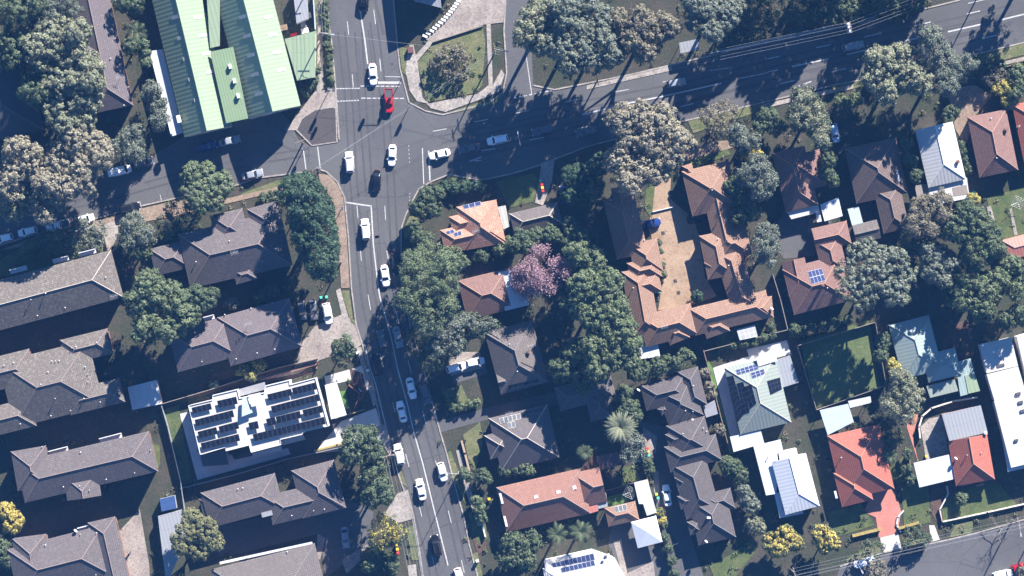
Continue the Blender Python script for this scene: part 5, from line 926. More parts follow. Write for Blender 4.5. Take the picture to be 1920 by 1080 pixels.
# ------------------------------------------------------------------ vehicles
def carpaint(key, c, rough=0.25):
    b = NB(key); b.done(key, c, rough, 0.0, 0.4); b.b.inputs['Coat Weight'].default_value = 0.0 if max(c) < .2 else 0.4; b.b.inputs['Coat Roughness'].default_value = 0.08
for k, c in dict(car_white=(0.80, 0.80, 0.79), car_silver=(0.24, 0.255, 0.28), car_grey=(0.11, 0.11, 0.12), car_black=(0.008, 0.008, 0.010), car_blue=(0.018, 0.04, 0.16), car_red=(0.42, 0.012, 0.015), car_paleblue=(0.40, 0.50, 0.62)).items(): carpaint(k, c)
mat_plain('tyre', (0.02, 0.02, 0.02), 0.9); mat_plain('alloy', (0.5, 0.5, 0.52), 0.35, 0.6); mat_plain('car_glass', (0.012, 0.015, 0.018), 0.06, spec=0.6, var=0.01)
mat_plain('lamp_clear', (0.75, 0.75, 0.72), 0.2, var=0.02); mat_plain('lamp_red', (0.40, 0.01, 0.01), 0.25, var=0.02)
# length, width, height, bonnet z, boot z, greenhouse stations x: windscreen base, roof front, roof rear, rear base (from the middle, + is forward)
KIND = {'sedan': (4.75, 1.82, 1.45, 0.88, 0.98, 1.00, 0.30, -1.05, -1.75), 'hatchback': (4.25, 1.78, 1.48, 0.90, 0.95, 1.00, 0.38, -1.55, -2.02), 'suv': (4.70, 1.90, 1.72, 1.02, 1.05, 1.10, 0.55, -1.85, -2.25),
        'wagon': (4.80, 1.84, 1.50, 0.92, 0.98, 1.02, 0.32, -1.80, -2.28), 'van': (5.2, 1.95, 2.05, 1.15, 1.2, 1.75, 1.15, -2.45, -2.56), 'ute': (5.25, 1.88, 1.75, 1.05, 1.05, 1.25, 0.65, -0.45, -0.75)}
def loft(rings, mb, mi=0, cap=True):
    for a, b in zip(rings, rings[1:]):
        n = len(a)
        for i in range(n): j = (i + 1) % n; mb.face([a[i], a[j], b[j], b[i]], mi)
    if cap: mb.face(rings[-1], mi); mb.face(rings[0][::-1], mi)
def plan(L0, L1, W, z, nose=0.35, n=28, pw=4.2):
    cx, hl = (L0 + L1) / 2, (L1 - L0) / 2; o = []
    for k in range(n):
        t = 2 * math.pi * (k + 0.5) / n; c_, s_ = math.cos(t), math.sin(t); x = hl * math.copysign(abs(c_) ** (2 / pw), c_); y = W / 2 * math.copysign(abs(s_) ** (2 / pw), s_)
        y *= 1 - 0.10 * max(0, x / hl) ** 3 - 0.06 * max(0, -x / hl) ** 4; o.append((cx + x, y, z))
    return o
def shape_z(ring, zf, zr, xs, xr):          # bonnet falls to the nose, boot to the tail
    o = []
    for x, y, z in ring: o.append((x, y, z + (zf if x > xs else zr if x < xr else 0)))
    return o
PROTO = {}
def make_car(kind):
    L, W, Ht, zb, zt, xw, xf, xr, xb = KIND[kind]; h = L / 2; root = thing(kind, '', 'car', (0, 0, 0)); PROTO[kind] = root
    mb = MB(); belt = max(zb, zt)
    loft([plan(-h + .12, h - .12, W - .14, 0.24), plan(-h + .02, h - .04, W - .02, 0.42), plan(-h, h, W, 0.62), shape_z(plan(-h + .03, h - .05, W - .03, belt - 0.16), zb - belt - 0.04, zt - belt, xw, xb), shape_z(plan(-h + .10, h - .16, W - .16, belt - 0.03), zb - belt - 0.02, zt - belt, xw, xb), shape_z(plan(-h + .28, h - .42, W - .42, belt + 0.01), zb - belt, zt - belt, xw, xb)], mb)
    # greenhouse: belt ring to roof ring
    wb, wr = W - .16, W - .52 if kind != 'van' else W - .3; rz = Ht
    def ring(x0, x1, w_, z, rd=0.18):
        o = []
        for cx, cy, a0 in ((x1 - rd, w_ / 2 - rd, 0), (x0 + rd, w_ / 2 - rd, 90), (x0 + rd, -w_ / 2 + rd, 180), (x1 - rd, -w_ / 2 + rd, 270)):
            for k in range(4): t = R(a0 + 30 * k); o.append((cx + rd * math.cos(t), cy + rd * math.sin(t), z))
        return o
    loft([ring(xb, xw, wb, belt - 0.06), ring(xr - .06, xf + .08, wr + .06, rz - 0.07), ring(xr + .02, xf - .02, wr - .06, rz - 0.015), ring(xr + .25, xf - .25, wr - .4, rz)], mb)
    if kind == 'ute':                        # tray: raised sides around a dark bed
        for y in (W / 2 - .1, -W / 2 + .1): mb.box(((-h + xb) / 2 + .02, y, 0.9), (h + xb - .1, .08, .28))
        mb.box((-h + .09, 0, 0.9), (.08, W - .2, .28))
    o = mb.build('body', 'car_white', root); weld(o); o.data.polygons.foreach_set('use_smooth', [True] * len(o.data.polygons)); o.data.set_sharp_from_angle(angle=R(38))
    o.material_slots[0].link = 'OBJECT'; o.material_slots[0].material = M['car_white']
    def glass(name, quad, off):
        m_ = MB(); n = (Vector(quad[1]) - Vector(quad[0])).cross(Vector(quad[3]) - Vector(quad[0])).normalized()
        if n.dot(Vector(off)) < 0: quad = quad[::-1]; n = -n
        m_.face([tuple(Vector(p) + n * 0.025) for p in quad]); m_.build(name, 'car_glass', root)
    def lerp(a, b, t): return tuple(a[i] + (b[i] - a[i]) * t for i in range(3))
    zb0, zr0 = belt - 0.04, rz - 0.07
    def face4(x0, x1, yb, yr, t0, t1): a, b = (x0, 0, zb0), (x1, 0, zr0); p, q_ = lerp(a, b, t0), lerp(a, b, t1); y0, y1 = yb + (yr - yb) * t0, yb + (yr - yb) * t1; return [(p[0], -y0, p[2]), (p[0], y0, p[2]), (q_[0], y1, q_[2]), (q_[0], -y1, q_[2])]
    glass('windscreen', face4(xw, xf + .08, wb / 2 - .14, wr / 2 - .08, 0.06, 0.97), (1, 0, 1))
    if kind != 'van': glass('rear_window', face4(xb, xr - .06, wb / 2 - .18, wr / 2 - .12, 0.18, 0.92), (-1, 0, 1))
    for s in (1, -1):
        y0, y1 = s * wb / 2, s * (wr / 2 + .03)
        def sp(x, t): return (x, y0 + (y1 - y0) * t, zb0 + (zr0 - zb0) * t)
        xe = xr if kind != 'van' else 0.2
        glass('side_window', [sp(xb + .25 if kind != 'van' else 0.2, .22), sp(xw - .32, .22), sp(xf - .06, .9), sp(xe + .1, .9)], (0, s, .3))
        m_ = MB(); m_.box((xw - .12, s * (W / 2 + .07), belt - .02), (.16, .2, .13)); mo = m_.build('wing_mirror', 'car_white', root); mo.material_slots[0].link = 'OBJECT'; mo.material_slots[0].material = M['car_white']
        m_ = MB(); m_.face([(h - .30, s * (W / 2 - .16), zb - .075), (h - .09, s * (W / 2 - .36), zb - .16), (h - .02, s * (W / 2 - .34), zb - .32), (h - .18, s * (W / 2 - .075), zb - .30)]); m_.build('headlight', 'lamp_clear', root)
        m_ = MB(); m_.box((-h + .045, s * (W / 2 - .24), zt - .27), (.09, .3, .13)); m_.build('tail_light', 'lamp_red', root)
        for x in (h - .92, -h + .95):
            m_ = MB(); m_.tube((x, s * (W / 2 - .22), .32), (x, s * (W / 2 + .01), .32), .32, .32, 16); wo = m_.build('wheel', 'tyre', root); m_ = MB(); m_.tube((x, s * (W / 2), .32), (x, s * (W / 2 + .018), .32), .2, .2, 12); m_.build('rim', 'alloy', wo)
    if kind == 'suv':
        for s in (1, -1): m_ = MB(); m_.tube((xf - .3, s * (wr / 2 - .14), rz + .03), (xr + .3, s * (wr / 2 - .14), rz + .03), .028); m_.build('roof_rail', 'dark_grey', root)
    if kind == 'ute':
        m_ = MB(); m_.box(((-h + xb) / 2 + .02, 0, 1.02), (h + xb - .2, W - .3, .05)); m_.build('tray_floor', 'dark_grey', root)
    if kind == 'van':
        m_ = MB(); [m_.box((x, 0, rz - .005), (.05, wr - .35, .035)) for x in (-1.9, -1.2, -.5, .2)]; m_.build('roof_ribs', 'white_paint', root)
for k in KIND: make_car(k)
used = set()
CARNAME = {'sedan': 'car', 'hatchback': 'car', 'suv': 'car', 'wagon': 'car', 'van': 'van', 'ute': 'utility'}
def car(kind, x, y, ang, paint, label, group=None, z=0.02, roof=None):
    src = PROTO[kind]
    if kind in used:
        r = src.copy(); C.objects.link(r)
        for ch in list(src.children):
            c_ = ch.copy(); C.objects.link(c_); c_.parent = r
            for g_ in list(ch.children): d_ = g_.copy(); C.objects.link(d_); d_.parent = c_
    else: r = src; used.add(kind)
    X, Y = P(x, y, 1.2); r.location = (X, Y, z); r.rotation_euler = (0, 0, R(ang)); r['label'] = label; r['category'] = CARNAME[kind]
    if group: r['group'] = group
    elif 'group' in r: del r['group']
    for ch in r.children:
        if ch.name.startswith(('body', 'wing_mirror')): ch.material_slots[0].link = 'OBJECT'; ch.material_slots[0].material = M[paint]
    r.name = {'sedan': 'sedan_car', 'hatchback': 'hatchback_car', 'suv': 'suv_car', 'wagon': 'wagon_car', 'van': 'delivery_van', 'ute': 'pickup_utility'}[kind]
    return r
tr, pk = 'cars driving on the main road', 'cars parked along the side street'
car('suv', 683, 3, -95, 'car_black', 'dark car cut off by the top edge of the road', tr)
car('sedan', 699, 139, -86, 'car_white', 'white sedan waiting at the stop line beside the red utility', tr)
car('ute', 729, 189, -88, 'car_red', 'red utility crossing the dashed crosswalk lines', tr)
car('suv', 655, 304, 94, 'car_white', 'white car leaving the intersection toward the side street corner', tr)
car('sedan', 735, 291, -93, 'car_white', 'white sedan in the middle of the intersection beside the black car', tr)
car('sedan', 706, 339, -92, 'car_black', 'black car in the intersection under wire shadows', tr)
car('sedan', 824, 289, 193, 'car_white', 'white car waiting at the stop line of the east road', tr)
car('sedan', 880, 278, 192, 'car_grey', 'dark car in tree shade behind the white car at the stop line', tr)
car('suv', 933, 262, 191, 'car_white', 'white wagon in dappled shade on the east road', tr)
car('sedan', 1017, 244, 193, 'car_grey', 'dark grey car in deep shade behind the white wagon', tr)
car('sedan', 1100, 247, 194, 'car_grey', 'dark car in shade under the cream-flowering tree', tr)
car('hatchback', 1268, 155, 10, 'car_silver', 'silver hatchback passing the bus shelter', tr)
car('wagon', 1600, 86, 13, 'car_silver', 'silver car in shade near the transformer pole', tr)
car('suv', 685, 430, 95, 'car_white', 'white car just south of the stop line beside the thick centre line', tr)
car('sedan', 722, 517, -83, 'car_white', 'white sedan beside the black four-wheel drive', tr)
car('suv', 742, 494, -84, 'car_black', 'black four-wheel drive in the kerb lane by the shrubs', tr)
car('sedan', 746, 632, -77, 'car_silver', 'silver sedan in shade under the casuarina', tr)
car('hatchback', 716, 637, 104, 'car_grey', 'dark hatchback in shade beside the centre line, opposite the silver sedan', tr)
car('suv', 706, 684, 104, 'car_black', 'black four-wheel drive in shade at the left kerb', tr)
car('sedan', 771, 728, -77, 'car_white', 'white sedan beside the grey four-wheel drive', tr)
car('suv', 798, 738, -76, 'car_grey', 'grey four-wheel drive in the right kerb lane', tr)
car('sedan', 753, 772, 103, 'car_white', 'white sedan just west of the centre line opposite the pale concrete driveway', tr)
car('suv', 748, 852, 102, 'car_white', 'white four-wheel drive under the kerbside wires', tr)
car('hatchback', 829, 885, -76, 'car_white', 'white hatchback beside the street lamp', tr)
car('sedan', 789, 918, 102, 'car_white', 'white-silver sedan on the lower main road', tr)
car('suv', 818, 1023, 103, 'car_black', 'black four-wheel drive near the bottom of the main road', tr)
car('hatchback', 861, 1083, -76, 'car_white', 'white car cut off by the bottom edge of the main road', tr)
car('sedan', 430, 264, 14, 'car_silver', 'silver car in the shadow of the green warehouse', pk)
car('sedan', 386, 275, 14, 'car_blue', 'blue car in the shadow of the green warehouse', pk)
car('sedan', 473, 327, 12, 'car_silver', 'grey-silver sedan parked at the kerb by the conifer', pk)
car('van', 224, 320, 13, 'car_white', 'white delivery van parked under the cream-leaved trees', pk)
car('suv', 268, 305, 15, 'car_grey', 'dark car parked in front of the white delivery van', pk)
car('suv', 242, 390, 14, 'car_black', 'black car parked in front of the silver-green tree', pk)
car('hatchback', 158, 411, 14, 'car_white', 'white hatchback half under the sparse grey-green shrub', pk)
car('ute', 108, 423, 194, 'car_white', 'white utility with an open black tray', pk)
car('hatchback', 51, 434, 194, 'car_white', 'white hatchback behind the white utility', pk)
car('hatchback', 6, 447, 194, 'car_white', 'white car cut off by the left edge', pk)
car('wagon', 857, 689, 15, 'car_white', 'white wagon with a dark sunroof parked in the shaded drive')
car('hatchback', 891, 679, 12, 'car_white', 'small white hatchback in front of the grey tiled house')
car('suv', 614, 588, -80, 'car_white', 'large white car parked by the conifer with its nose to the driveway')
car('sedan', 587, 580, -82, 'car_grey', 'dark grey car in deep shade next to the large white car')
car('hatchback', 566, 582, -82, 'car_grey', 'dark car in deep shade against the stepped brown roof')
car('sedan', 647, 1008, -83, 'car_silver', 'silver sedan in the shaded apartment parking yard')
car('ute', 1217, 420, 12, 'car_blue', 'blue car in the tan courtyard')
car('suv', 1308, 409, 12, 'car_black', 'black car in shade against the courtyard villas')
car('sedan', 1251, 929, 97, 'car_white', 'white sedan with a dark sunroof on the townhouse driveway')
car('hatchback', 1566, 249, -80, 'car_paleblue', 'pale silver-blue car in the shaded drive by the leafy tree')
car('sedan', 1621, 1055, 15, 'car_white', 'white car partly under a street tree on the lower street')
car('suv', 1716, 1030, 14, 'car_black', 'black car in shade on the lower street')
car('suv', 1880, 1078, 12, 'car_white', 'white car in the bottom right corner')
car('hatchback', 1914, 1064, 12, 'car_red', 'red car in the bottom right corner')
car('hatchback', 1057, 366, 95, 'car_blue', 'dark blue car in shade at the end of the garage driveway')
# ------------------------------------------------------------------ motorcycle
X, Y = P(241, 1041); mc = thing('motorcycle', 'black motorcycle parked on the sunlit concrete by the bottom left block', 'motorcycle', (X, Y, 0.07), rz=R(55)); L0 = mc.location
def loc(name, fn, mat): m_ = MB(); fn(m_); o = m_.build(name, mat); o.parent = mc; return o
for x in (-.7, .7): loc('wheel', lambda m_: m_.tube((x, -.07, .31), (x, .07, .31), .31, .31, 16), 'tyre')
loc('frame', lambda m_: (m_.limb([(-.7, 0, .32), (-.2, 0, .6), (.35, 0, .75), (.7, 0, .32)], [.06, .1, .08, .05]), m_.tube((.45, -.4, .98), (.45, .4, .98), .022), m_.tube((.62, 0, .4), (.42, 0, 1.0), .04)), 'dark_grey')
loc('fuel_tank', lambda m_: loft([plan(-.1, .42, .3, .7, pw=2.5), plan(-.12, .45, .42, .82, pw=2.5), plan(0, .35, .25, .95, pw=2.5)], m_), 'car_black')
loc('seat', lambda m_: loft([plan(-.75, -.08, .26, .72, pw=3), plan(-.78, -.06, .34, .8, pw=3), plan(-.7, -.1, .26, .87, pw=3)], m_), 'tyre')
# ------------------------------------------------------------------ wheelie bins
BP = None
def bin_(x, y, ang, lid, label, group):
    X, Y = P(x, y, 1); r = thing('wheelie_bin', label, 'bin', (X, Y, 0.05), group, R(ang))
    global BP
    if BP is None:
        m_ = MB(); a = [(-.24, -.26), (.24, -.26), (.24, .26), (-.24, .26)]
        loft([[(x_ * .8, y_ * .8, .1) for x_, y_ in a], [(x_, y_, .95) for x_, y_ in a]], m_); b = m_.build('body', 'bin_green')
        m_ = MB(); loft([[(x_ * 1.2, y_ * 1.15 + .02, .955) for x_, y_ in a], [(x_ * 1.2, y_ * 1.15 + .02, 1.0) for x_, y_ in a], [(x_ * .9, y_ * .9, 1.06) for x_, y_ in a]], m_); l = m_.build('lid', 'lid_red')
        m_ = MB(); m_.tube((-.27, .24, .1), (.27, .24, .1), .1, .1, 10); w_ = m_.build('axle_wheel', 'tyre'); BP = (b, l, w_); parts = BP
    else:
        parts = [p.copy() for p in BP]
        for p in parts: C.objects.link(p)
    for p in parts: p.parent = r
    parts[1].material_slots[0].link = 'OBJECT'; parts[1].material_slots[0].material = M[lid]
for x, y, lid, l in ((1014, 339, 'lid_green', 'green lidded bin at the north end of the four on the garage driveway'), (1016, 346, 'lid_red', 'red lidded bin next to the green one on the garage driveway'), (1017, 352, 'lid_yellow', 'yellow lidded bin on the garage driveway'), (1018, 358, 'lid_red', 'red lidded bin at the south end of the four on the garage driveway')): bin_(x, y, 100, lid, l, 'bins on the garage driveway')
for x, y, lid, l in ((1214, 841, 'lid_red', 'red lidded bin beside the townhouse driveway'), (1215, 847, 'lid_yellow', 'yellow lidded bin beside the townhouse driveway'), (1217, 854, 'lid_green', 'green lidded bin beside the townhouse driveway, south of the yellow one'), (1231, 927, 'lid_lime', 'lime lidded bin near the lone white driveway car'), (1234, 934, 'lid_green', 'green lidded bin near the lone white driveway car')): bin_(x, y, 100, lid, l, 'bins by the townhouse driveway')
for x, y, lid, l in ((1231, 545, 'lid_yellow', 'yellow lidded bin in the courtyard corner'), (1236, 547, 'lid_green', 'green lidded bin in the courtyard corner')): bin_(x, y, 10, lid, l, 'bins in the courtyard')
for x, y, lid, l in ((739, 1009, 'lid_red', 'red lidded bin under the yellow-green street tree, upper of its row'), (743, 1022, 'lid_yellow', 'yellow lidded bin under the yellow-green street tree'), (745, 1030, 'lid_yellow', 'second yellow lidded bin, next to the lowest red one'), (746, 1037, 'lid_red', 'red lidded bin at the bottom of the street tree row')): bin_(x, y, 100, lid, l, 'bins under the street tree')
for x, y, lid, l in ((612, 557, 'lid_green', 'green lidded bin in front of the large white parked car'), (602, 558, 'lid_green', 'shaded green lidded bin by the conifer'), (267, 292, 'lid_green', 'teal lidded bin on the left at the side street, by the grey weeping tree'), (273, 292, 'lid_green', 'teal lidded bin on the right at the side street, by the grey weeping tree'), (917, 936, 'lid_yellow', 'yellow lidded bin in the front garden of the red skylight house'), (908, 948, 'lid_green', 'pale green lidded bin in the shrubs of the red skylight house'), (1827, 361, 'lid_green', 'green lidded bin behind the terracotta house'), (1737, 856, 'lid_yellow', 'yellow bin on the paver court')): bin_(x, y, 100, lid, l, 'scattered bins')
# ------------------------------------------------------------------ poles, lamps, wires
TOPS = {}
def pole(key, x, y, h, label, arms=2, lamp=None, transformer=False, dirn=0.0, mat='timber_grey'):
    X, Y = P(x, y); r = thing('power_pole' if arms else 'street_lamp', label, 'power pole' if arms else 'street lamp', (X, Y, 0)); m_ = MB(); m_.tube((X, Y, 0), (X, Y, h), .17 if arms else .09, .11 if arms else .06, 9); m_.build('pole', mat, r); d = Vector((math.cos(R(dirn)), math.sin(R(dirn)), 0)); ends = []
    for k in range(arms):
        z = h - .35 - k * 1.3; m_ = MB(); c_ = Vector((X, Y, z)); m_.box((X, Y, z - .06), (2.5, .12, .12), R(dirn)); ao = m_.build('crossarm', 'timber', r)
        for t in (-1.1, -.45, .45, 1.1):
            p = c_ + d * t; m_ = MB(); m_.tube((p.x, p.y, z + .06), (p.x, p.y, z + .2), .05, .035, 7); m_.build('insulator', 'white_paint', ao)
            ends.append((p.x, p.y, z + .2))
    TOPS[key] = ends
    if lamp:
        a = R(lamp); e = Vector((math.cos(a), math.sin(a), 0)); zl = h - 1.2 if arms else h; p = Vector((X, Y, zl)) + e * 2.2 + Vector((0, 0, .35)); m_ = MB(); m_.limb([(X, Y, zl), tuple(Vector((X, Y, zl + .3)) + e * .8), tuple(p)], [.05, .045, .04], 7); m_.build('lamp_arm', 'galvanised', r); m_ = MB(); q_ = p + e * .35; m_.box((q_.x, q_.y, q_.z - .08), (.8, .3, .16), a); m_.build('lamp_head', 'galvanised', r)
    if transformer:
        for j, (t, z) in enumerate(((-.75, h - 3.2), (0, h - 2.6), (.75, h - 3.2))):
            p = Vector((X, Y, z)) + d * t + Vector((-d.y, d.x, 0)) * .3; m_ = MB(); m_.tube((p.x, p.y, z), (p.x, p.y, z + 1.0), .35, .35, 12); m_.tube((p.x, p.y, z + 1.0), (p.x, p.y, z + 1.12), .38, .2, 12); m_.build('transformer', 'galvanised', r)
    return r
pole('a', 606, 68, 10.5, 'timber power pole with street lamp on the verge by the warehouse', 2, -8)
pole('b', 599, 318, 10, 'timber power pole on the corner by the conifer', 1, dirn=30)
pole('c', 568, 268, 9, 'power pole on the dark traffic island', 1, dirn=20)
pole('d', 928, 98, 11, 'power pole with two arms at the east side of the grass island', 2, -12, dirn=100)
pole('e', 1586, 58, 11, 'transformer power pole on the north side of the main road', 2, None, True, 100)
pole('f', 1118, 155, 10.5, 'shaded power pole on the north kerb of the main road', 2, dirn=100)
pole('g', 732, 850, 10.5, 'power pole at the left kerb beside the white four-wheel drive', 2, 5, dirn=15)
pole('h', 640, 492, 10, 'power pole at the south tip of the conifer', 1, dirn=10)
pole('i', 1898, 975, 10, 'power pole in the lower street verge near the bare tree', 2, -80, dirn=105)
pole('j', 1483, 1068, 10, 'power pole beside the lower street below the wattles', 2, dirn=105)
pole('k', 790, 1120, 10, 'power pole just below the bottom edge of the main road', 2, dirn=15)
pole('l', 1850, -40, 10.5, 'power pole beyond the top edge of the main road', 2, dirn=100)
pole('m', 1960, 955, 10, 'power pole just beyond the right edge of the lower street', 2, dirn=105)
pole('n', 600, -60, 10.5, 'power pole beyond the top edge by the warehouse', 2, dirn=5)
pole('s1', 860, 884, 9.5, 'slim street lamp with its arm over the white hatchback', 0, 175, mat='galvanised')
pole('s2', 975, 275, 9.5, 'slim street lamp on the shaded south side of the east road', 0, 100, mat='galvanised')
pole('s3', 1597, 1046, 9, 'slim street lamp beside the partly hidden white car', 0, -60, mat='galvanised')
def wires(a, b, n, label, r=0.016, sag=.7, group='overhead wires'):
    A, B = TOPS[a], TOPS[b]
    for k in range(min(n, len(A), len(B))):
        p, q_ = Vector(A[k]), Vector(B[k]); m_ = MB(); pts = [p.lerp(q_, t / 12) - Vector((0, 0, 4 * sag * (t / 12) * (1 - t / 12))) for t in range(13)]; m_.limb([tuple(v_) for v_ in pts], [r] * 13, 4); o = m_.build('power_line', 'galvanised'); tag(o, label, 'power line', group)
wires('g', 'k', 6, 'thin overhead wire along the left kerb of the lower main road')
wires('j', 'i', 6, 'thin overhead wire along the verge of the lower street'); wires('i', 'm', 6, 'thin overhead wire leaving the right edge along the lower street')
wires('f', 'e', 4, 'thin overhead wire along the north kerb of the main road'); wires('e', 'l', 4, 'thin overhead wire over the main road east of the transformer pole')
wires('d', 'f', 3, 'thin overhead wire from the grass island pole toward the roadside trees'); wires('n', 'a', 4, 'thin overhead wire beside the warehouse at the top edge')
wires('a', 'd', 1, 'single wire crossing the main road at the top'); wires('b', 'd', 2, 'long diagonal wire crossing the intersection'); wires('h', 'b', 2, 'thin wire along the conifer')
def signal(x, y, h, label, arm=None, ang=0.0):
    X, Y = P(x, y); r = thing('traffic_light', label, 'traffic light', (X, Y, 0), 'traffic lights'); m_ = MB(); m_.tube((X, Y, 0), (X, Y, h), .09, .07, 9); m_.build('pole', 'galvanised', r); a = R(ang); e = Vector((math.cos(a), math.sin(a)))
    heads = [(X + e.x * .25, Y + e.y * .25, h - 1.6)]
    if arm: m_ = MB(); m_.tube((X, Y, h), (X + e.x * arm, Y + e.y * arm, h + .1), .07, .05, 8); m_.build('mast_arm', 'galvanised', r); heads.append((X + e.x * arm, Y + e.y * arm, h - .6))
    for hx, hy, hz in heads:
        m_ = MB(); m_.box((hx, hy, hz), (.5, .75, 1.25), a); so_ = m_.build('signal_head', 'dark_grey', r)
        for j, mk_ in enumerate(('lid_green', 'lid_yellow', 'lid_red')): m_ = MB(); m_.tube((hx, hy + .375, hz + .2 + j * .4), (hx, hy + .40, hz + .2 + j * .4), .13, .13, 10); m_.build('lens', mk_, so_)
signal(753, 148, 6.0, 'traffic light with a long mast arm over the red utility', 3.6, 178)
signal(617, 170, 5.5, 'traffic light with a short arm on the west footpath', 1.3, -8)
signal(767, 200, 4.0, 'traffic light post at the corner of the grass island')
signal(569, 280, 4.0, 'traffic light post at the mouth of the side street')
signal(598, 320, 4.0, 'traffic light post on the dirt corner by the conifer')
signal(795, 350, 4.0, 'traffic light post at the south east corner of the intersection')
signal(640, 392, 4.0, 'traffic light post on the dirt verge by the south stop line')
signal(1398, 195, 4.0, 'traffic light post on the south verge of the east road')
# low stone blocks beside the forecourt
for i in range(14):
    t = i / 13; x, y = 797 + 62 * t + 6 * math.sin(t * 3), 68 - 66 * t; X, Y = P(x, y); m_ = MB(); rr_ = random.Random(i); m_.box((X, Y, 0.0), (1.05 + rr_.uniform(-.1, .1), .5, .5), R(-25 + 8 * t)); o = m_.build('stone_block', 'white_paint'); tag(o, 'pale stone block in the curving row beside the stained concrete forecourt', 'stone block', 'stone blocks beside the forecourt')
# yellow marker post and small boxes
X, Y = P(1562, 166); m_ = MB(); m_.tube((X, Y, 0), (X, Y, 1.6), .12); m_.tube((X, Y, 1.3), (X, Y, 1.75), .38, .38, 12); tag(m_.build('marker_post', 'yellow_paint'), 'yellow round marker post on the verge of the main road', 'marker post')
X, Y = P(770, 94); m_ = MB(); m_.box((X, Y, .1), (1.1, 1.2, .9), .1); m_.box((X, Y, 1.003), (1.2, 1.3, .06), .1); tag(m_.build('utility_box', 'terracotta_dark'), 'dark red utility box on the footpath beside the grass island', 'utility box')
for x, y, l in ((671, 661, 'white utility pillar on the verge by the driveway tree'), (690, 694, 'white utility pillar by the black four-wheel drive kerb'), (895, 1051, 'white utility pillar on the right verge near the bottom edge')):
    X, Y = P(x, y); m_ = MB(); m_.box((X, Y, 0.05), (.6, .5, 1.1), .25); m_.box((X, Y, 1.153), (.68, .58, .05), .25); tag(m_.build('utility_pillar', 'white_paint'), l, 'utility pillar', 'utility pillars')
# rotary clotheslines
def cloth(x, y, l):
    X, Y = P(x, y); r = thing('clothesline', l, 'clothesline', (X, Y, 0), 'clotheslines'); m_ = MB(); m_.tube((X, Y, 0), (X, Y, 2), .04); m_.build('post', 'galvanised', r); m_ = MB()
    E = [(X + 1.6 * math.cos(R(20 + 90 * k)), Y + 1.6 * math.sin(R(20 + 90 * k)), 2.2) for k in range(4)]
    for k in range(4):
        m_.tube((X, Y, 1.9), E[k], .035)
        for f in (.4, .7, 1): m_.tube(tuple(Vector((X, Y, 2.1)).lerp(Vector(E[k]), f)), tuple(Vector((X, Y, 2.1)).lerp(Vector(E[(k + 1) % 4]), f)), .018)
    m_.build('line_frame', 'galvanised', r)
cloth(1906, 380, 'rotary clothesline on the lawn at the right edge'); cloth(1180, 922, 'rotary clothesline frame in the small yard beside the white shed')
# ------------------------------------------------------------------ fences and walls
def fence(label, pts, h=1.75, mat='timber_grey', wd=0.07, name='fence', cat='fence', group=None):
    m_ = MB(); w_ = [P(x, y) for x, y in pts]; m_.strip(w_, wd, 0, h); m_.strip(w_, wd + .08, h + .002, h + .05)
    for i in range(len(w_) - 1):
        a, b = Vector(w_[i]), Vector(w_[i + 1]); n = max(1, int((b - a).length / 2.4))
        for k in range(n + 1): p = a.lerp(b, k / n); m_.box((p.x, p.y, 0), (wd + .06, wd + .06, h + .08), math.atan2(b.y - a.y, b.x - a.x))
    o = m_.build(name, mat); return tag(o, label, cat, group)
F = fence
fg = 'boundary fences between the lots'
F('pale fence between the garage yard and the white apartments running south to the tarp shed', [(303, 755), (316, 800), (340, 900), (348, 962)], 1.7, 'metal_grey', group=fg)
F('grey fence along the north side of the white apartment building', [(304, 757), (392, 731), (520, 690), (596, 672)], 1.8, group=fg)
F('dark fence along the south side of the white apartments', [(340, 915), (440, 890), (540, 860), (640, 838)], 1.7, 'metal_grey', group=fg)
F('low brick wall with a red gate panel north of the white apartments', [(490, 712), (596, 682), (594, 690)], 1.0, 'brick', .25, 'garden_wall', 'wall')
F('rust-coloured screen beside the entry planting of the white apartments', [(655, 722), (675, 738), (672, 748), (664, 768)], 1.6, 'rust_panel', .12, 'screen', 'screen')
F('yellow-painted kerb rail at the pale concrete driveway', [(622, 786), (650, 778), (682, 768)], .7, 'yellow_paint', .12, 'rail', 'rail')
F('yellow-painted edge wall south of the pale concrete driveway', [(590, 845), (632, 834), (640, 832)], .5, 'yellow_paint', .3, 'edge_wall', 'wall')
F('fence around the large walled grass field', [(1494, 648), (1640, 604), (1660, 722), (1530, 768), (1494, 648)], 1.7, 'timber_grey', group=fg)
F('pale fence between the villas and the pale green metal house', [(1320, 658), (1440, 627), (1476, 618)], 1.7, group=fg)
F('long pale fence between the townhouses and the pale green metal house', [(1318, 655), (1330, 700), (1348, 770), (1366, 840)], 1.7, 'timber', group=fg)
F('fence between the villas and the red-brown house with the solar panel', [(1448, 515), (1462, 560), (1476, 618)], 1.7, group=fg)
F('dark fence along the drive side of the grey-brown garden by the umbrella tree', [(1470, 545), (1476, 540)], 1.5, group=fg)
F('white fence in the yard between the white metal house and the clothesline lawn', [(1808, 338), (1822, 395)], 1.6, 'fascia_white', group=fg)
F('curved rendered garden wall south of the sage green roof', [(1724, 820), (1722, 800), (1728, 780), (1745, 765), (1785, 752), (1830, 745)], 1.2, 'cream_render', .25, 'garden_wall', 'wall')
F('low white front wall along the shaded lawn of the scarlet roofed house', [(1775, 912), (1777, 926), (1761, 955), (1766, 978), (1850, 960), (1922, 944)], .8, 'cream_render', .2, 'front_wall', 'wall')
F('yellow-green clipped border wall left of the red driveway', [(1600, 1004), (1648, 992)], .8, 'yellow_paint', .5, 'border_wall', 'wall')
F('yellow-green clipped border wall right of the red driveway', [(1686, 990), (1720, 980)], .8, 'yellow_paint', .45, 'border_wall', 'wall')
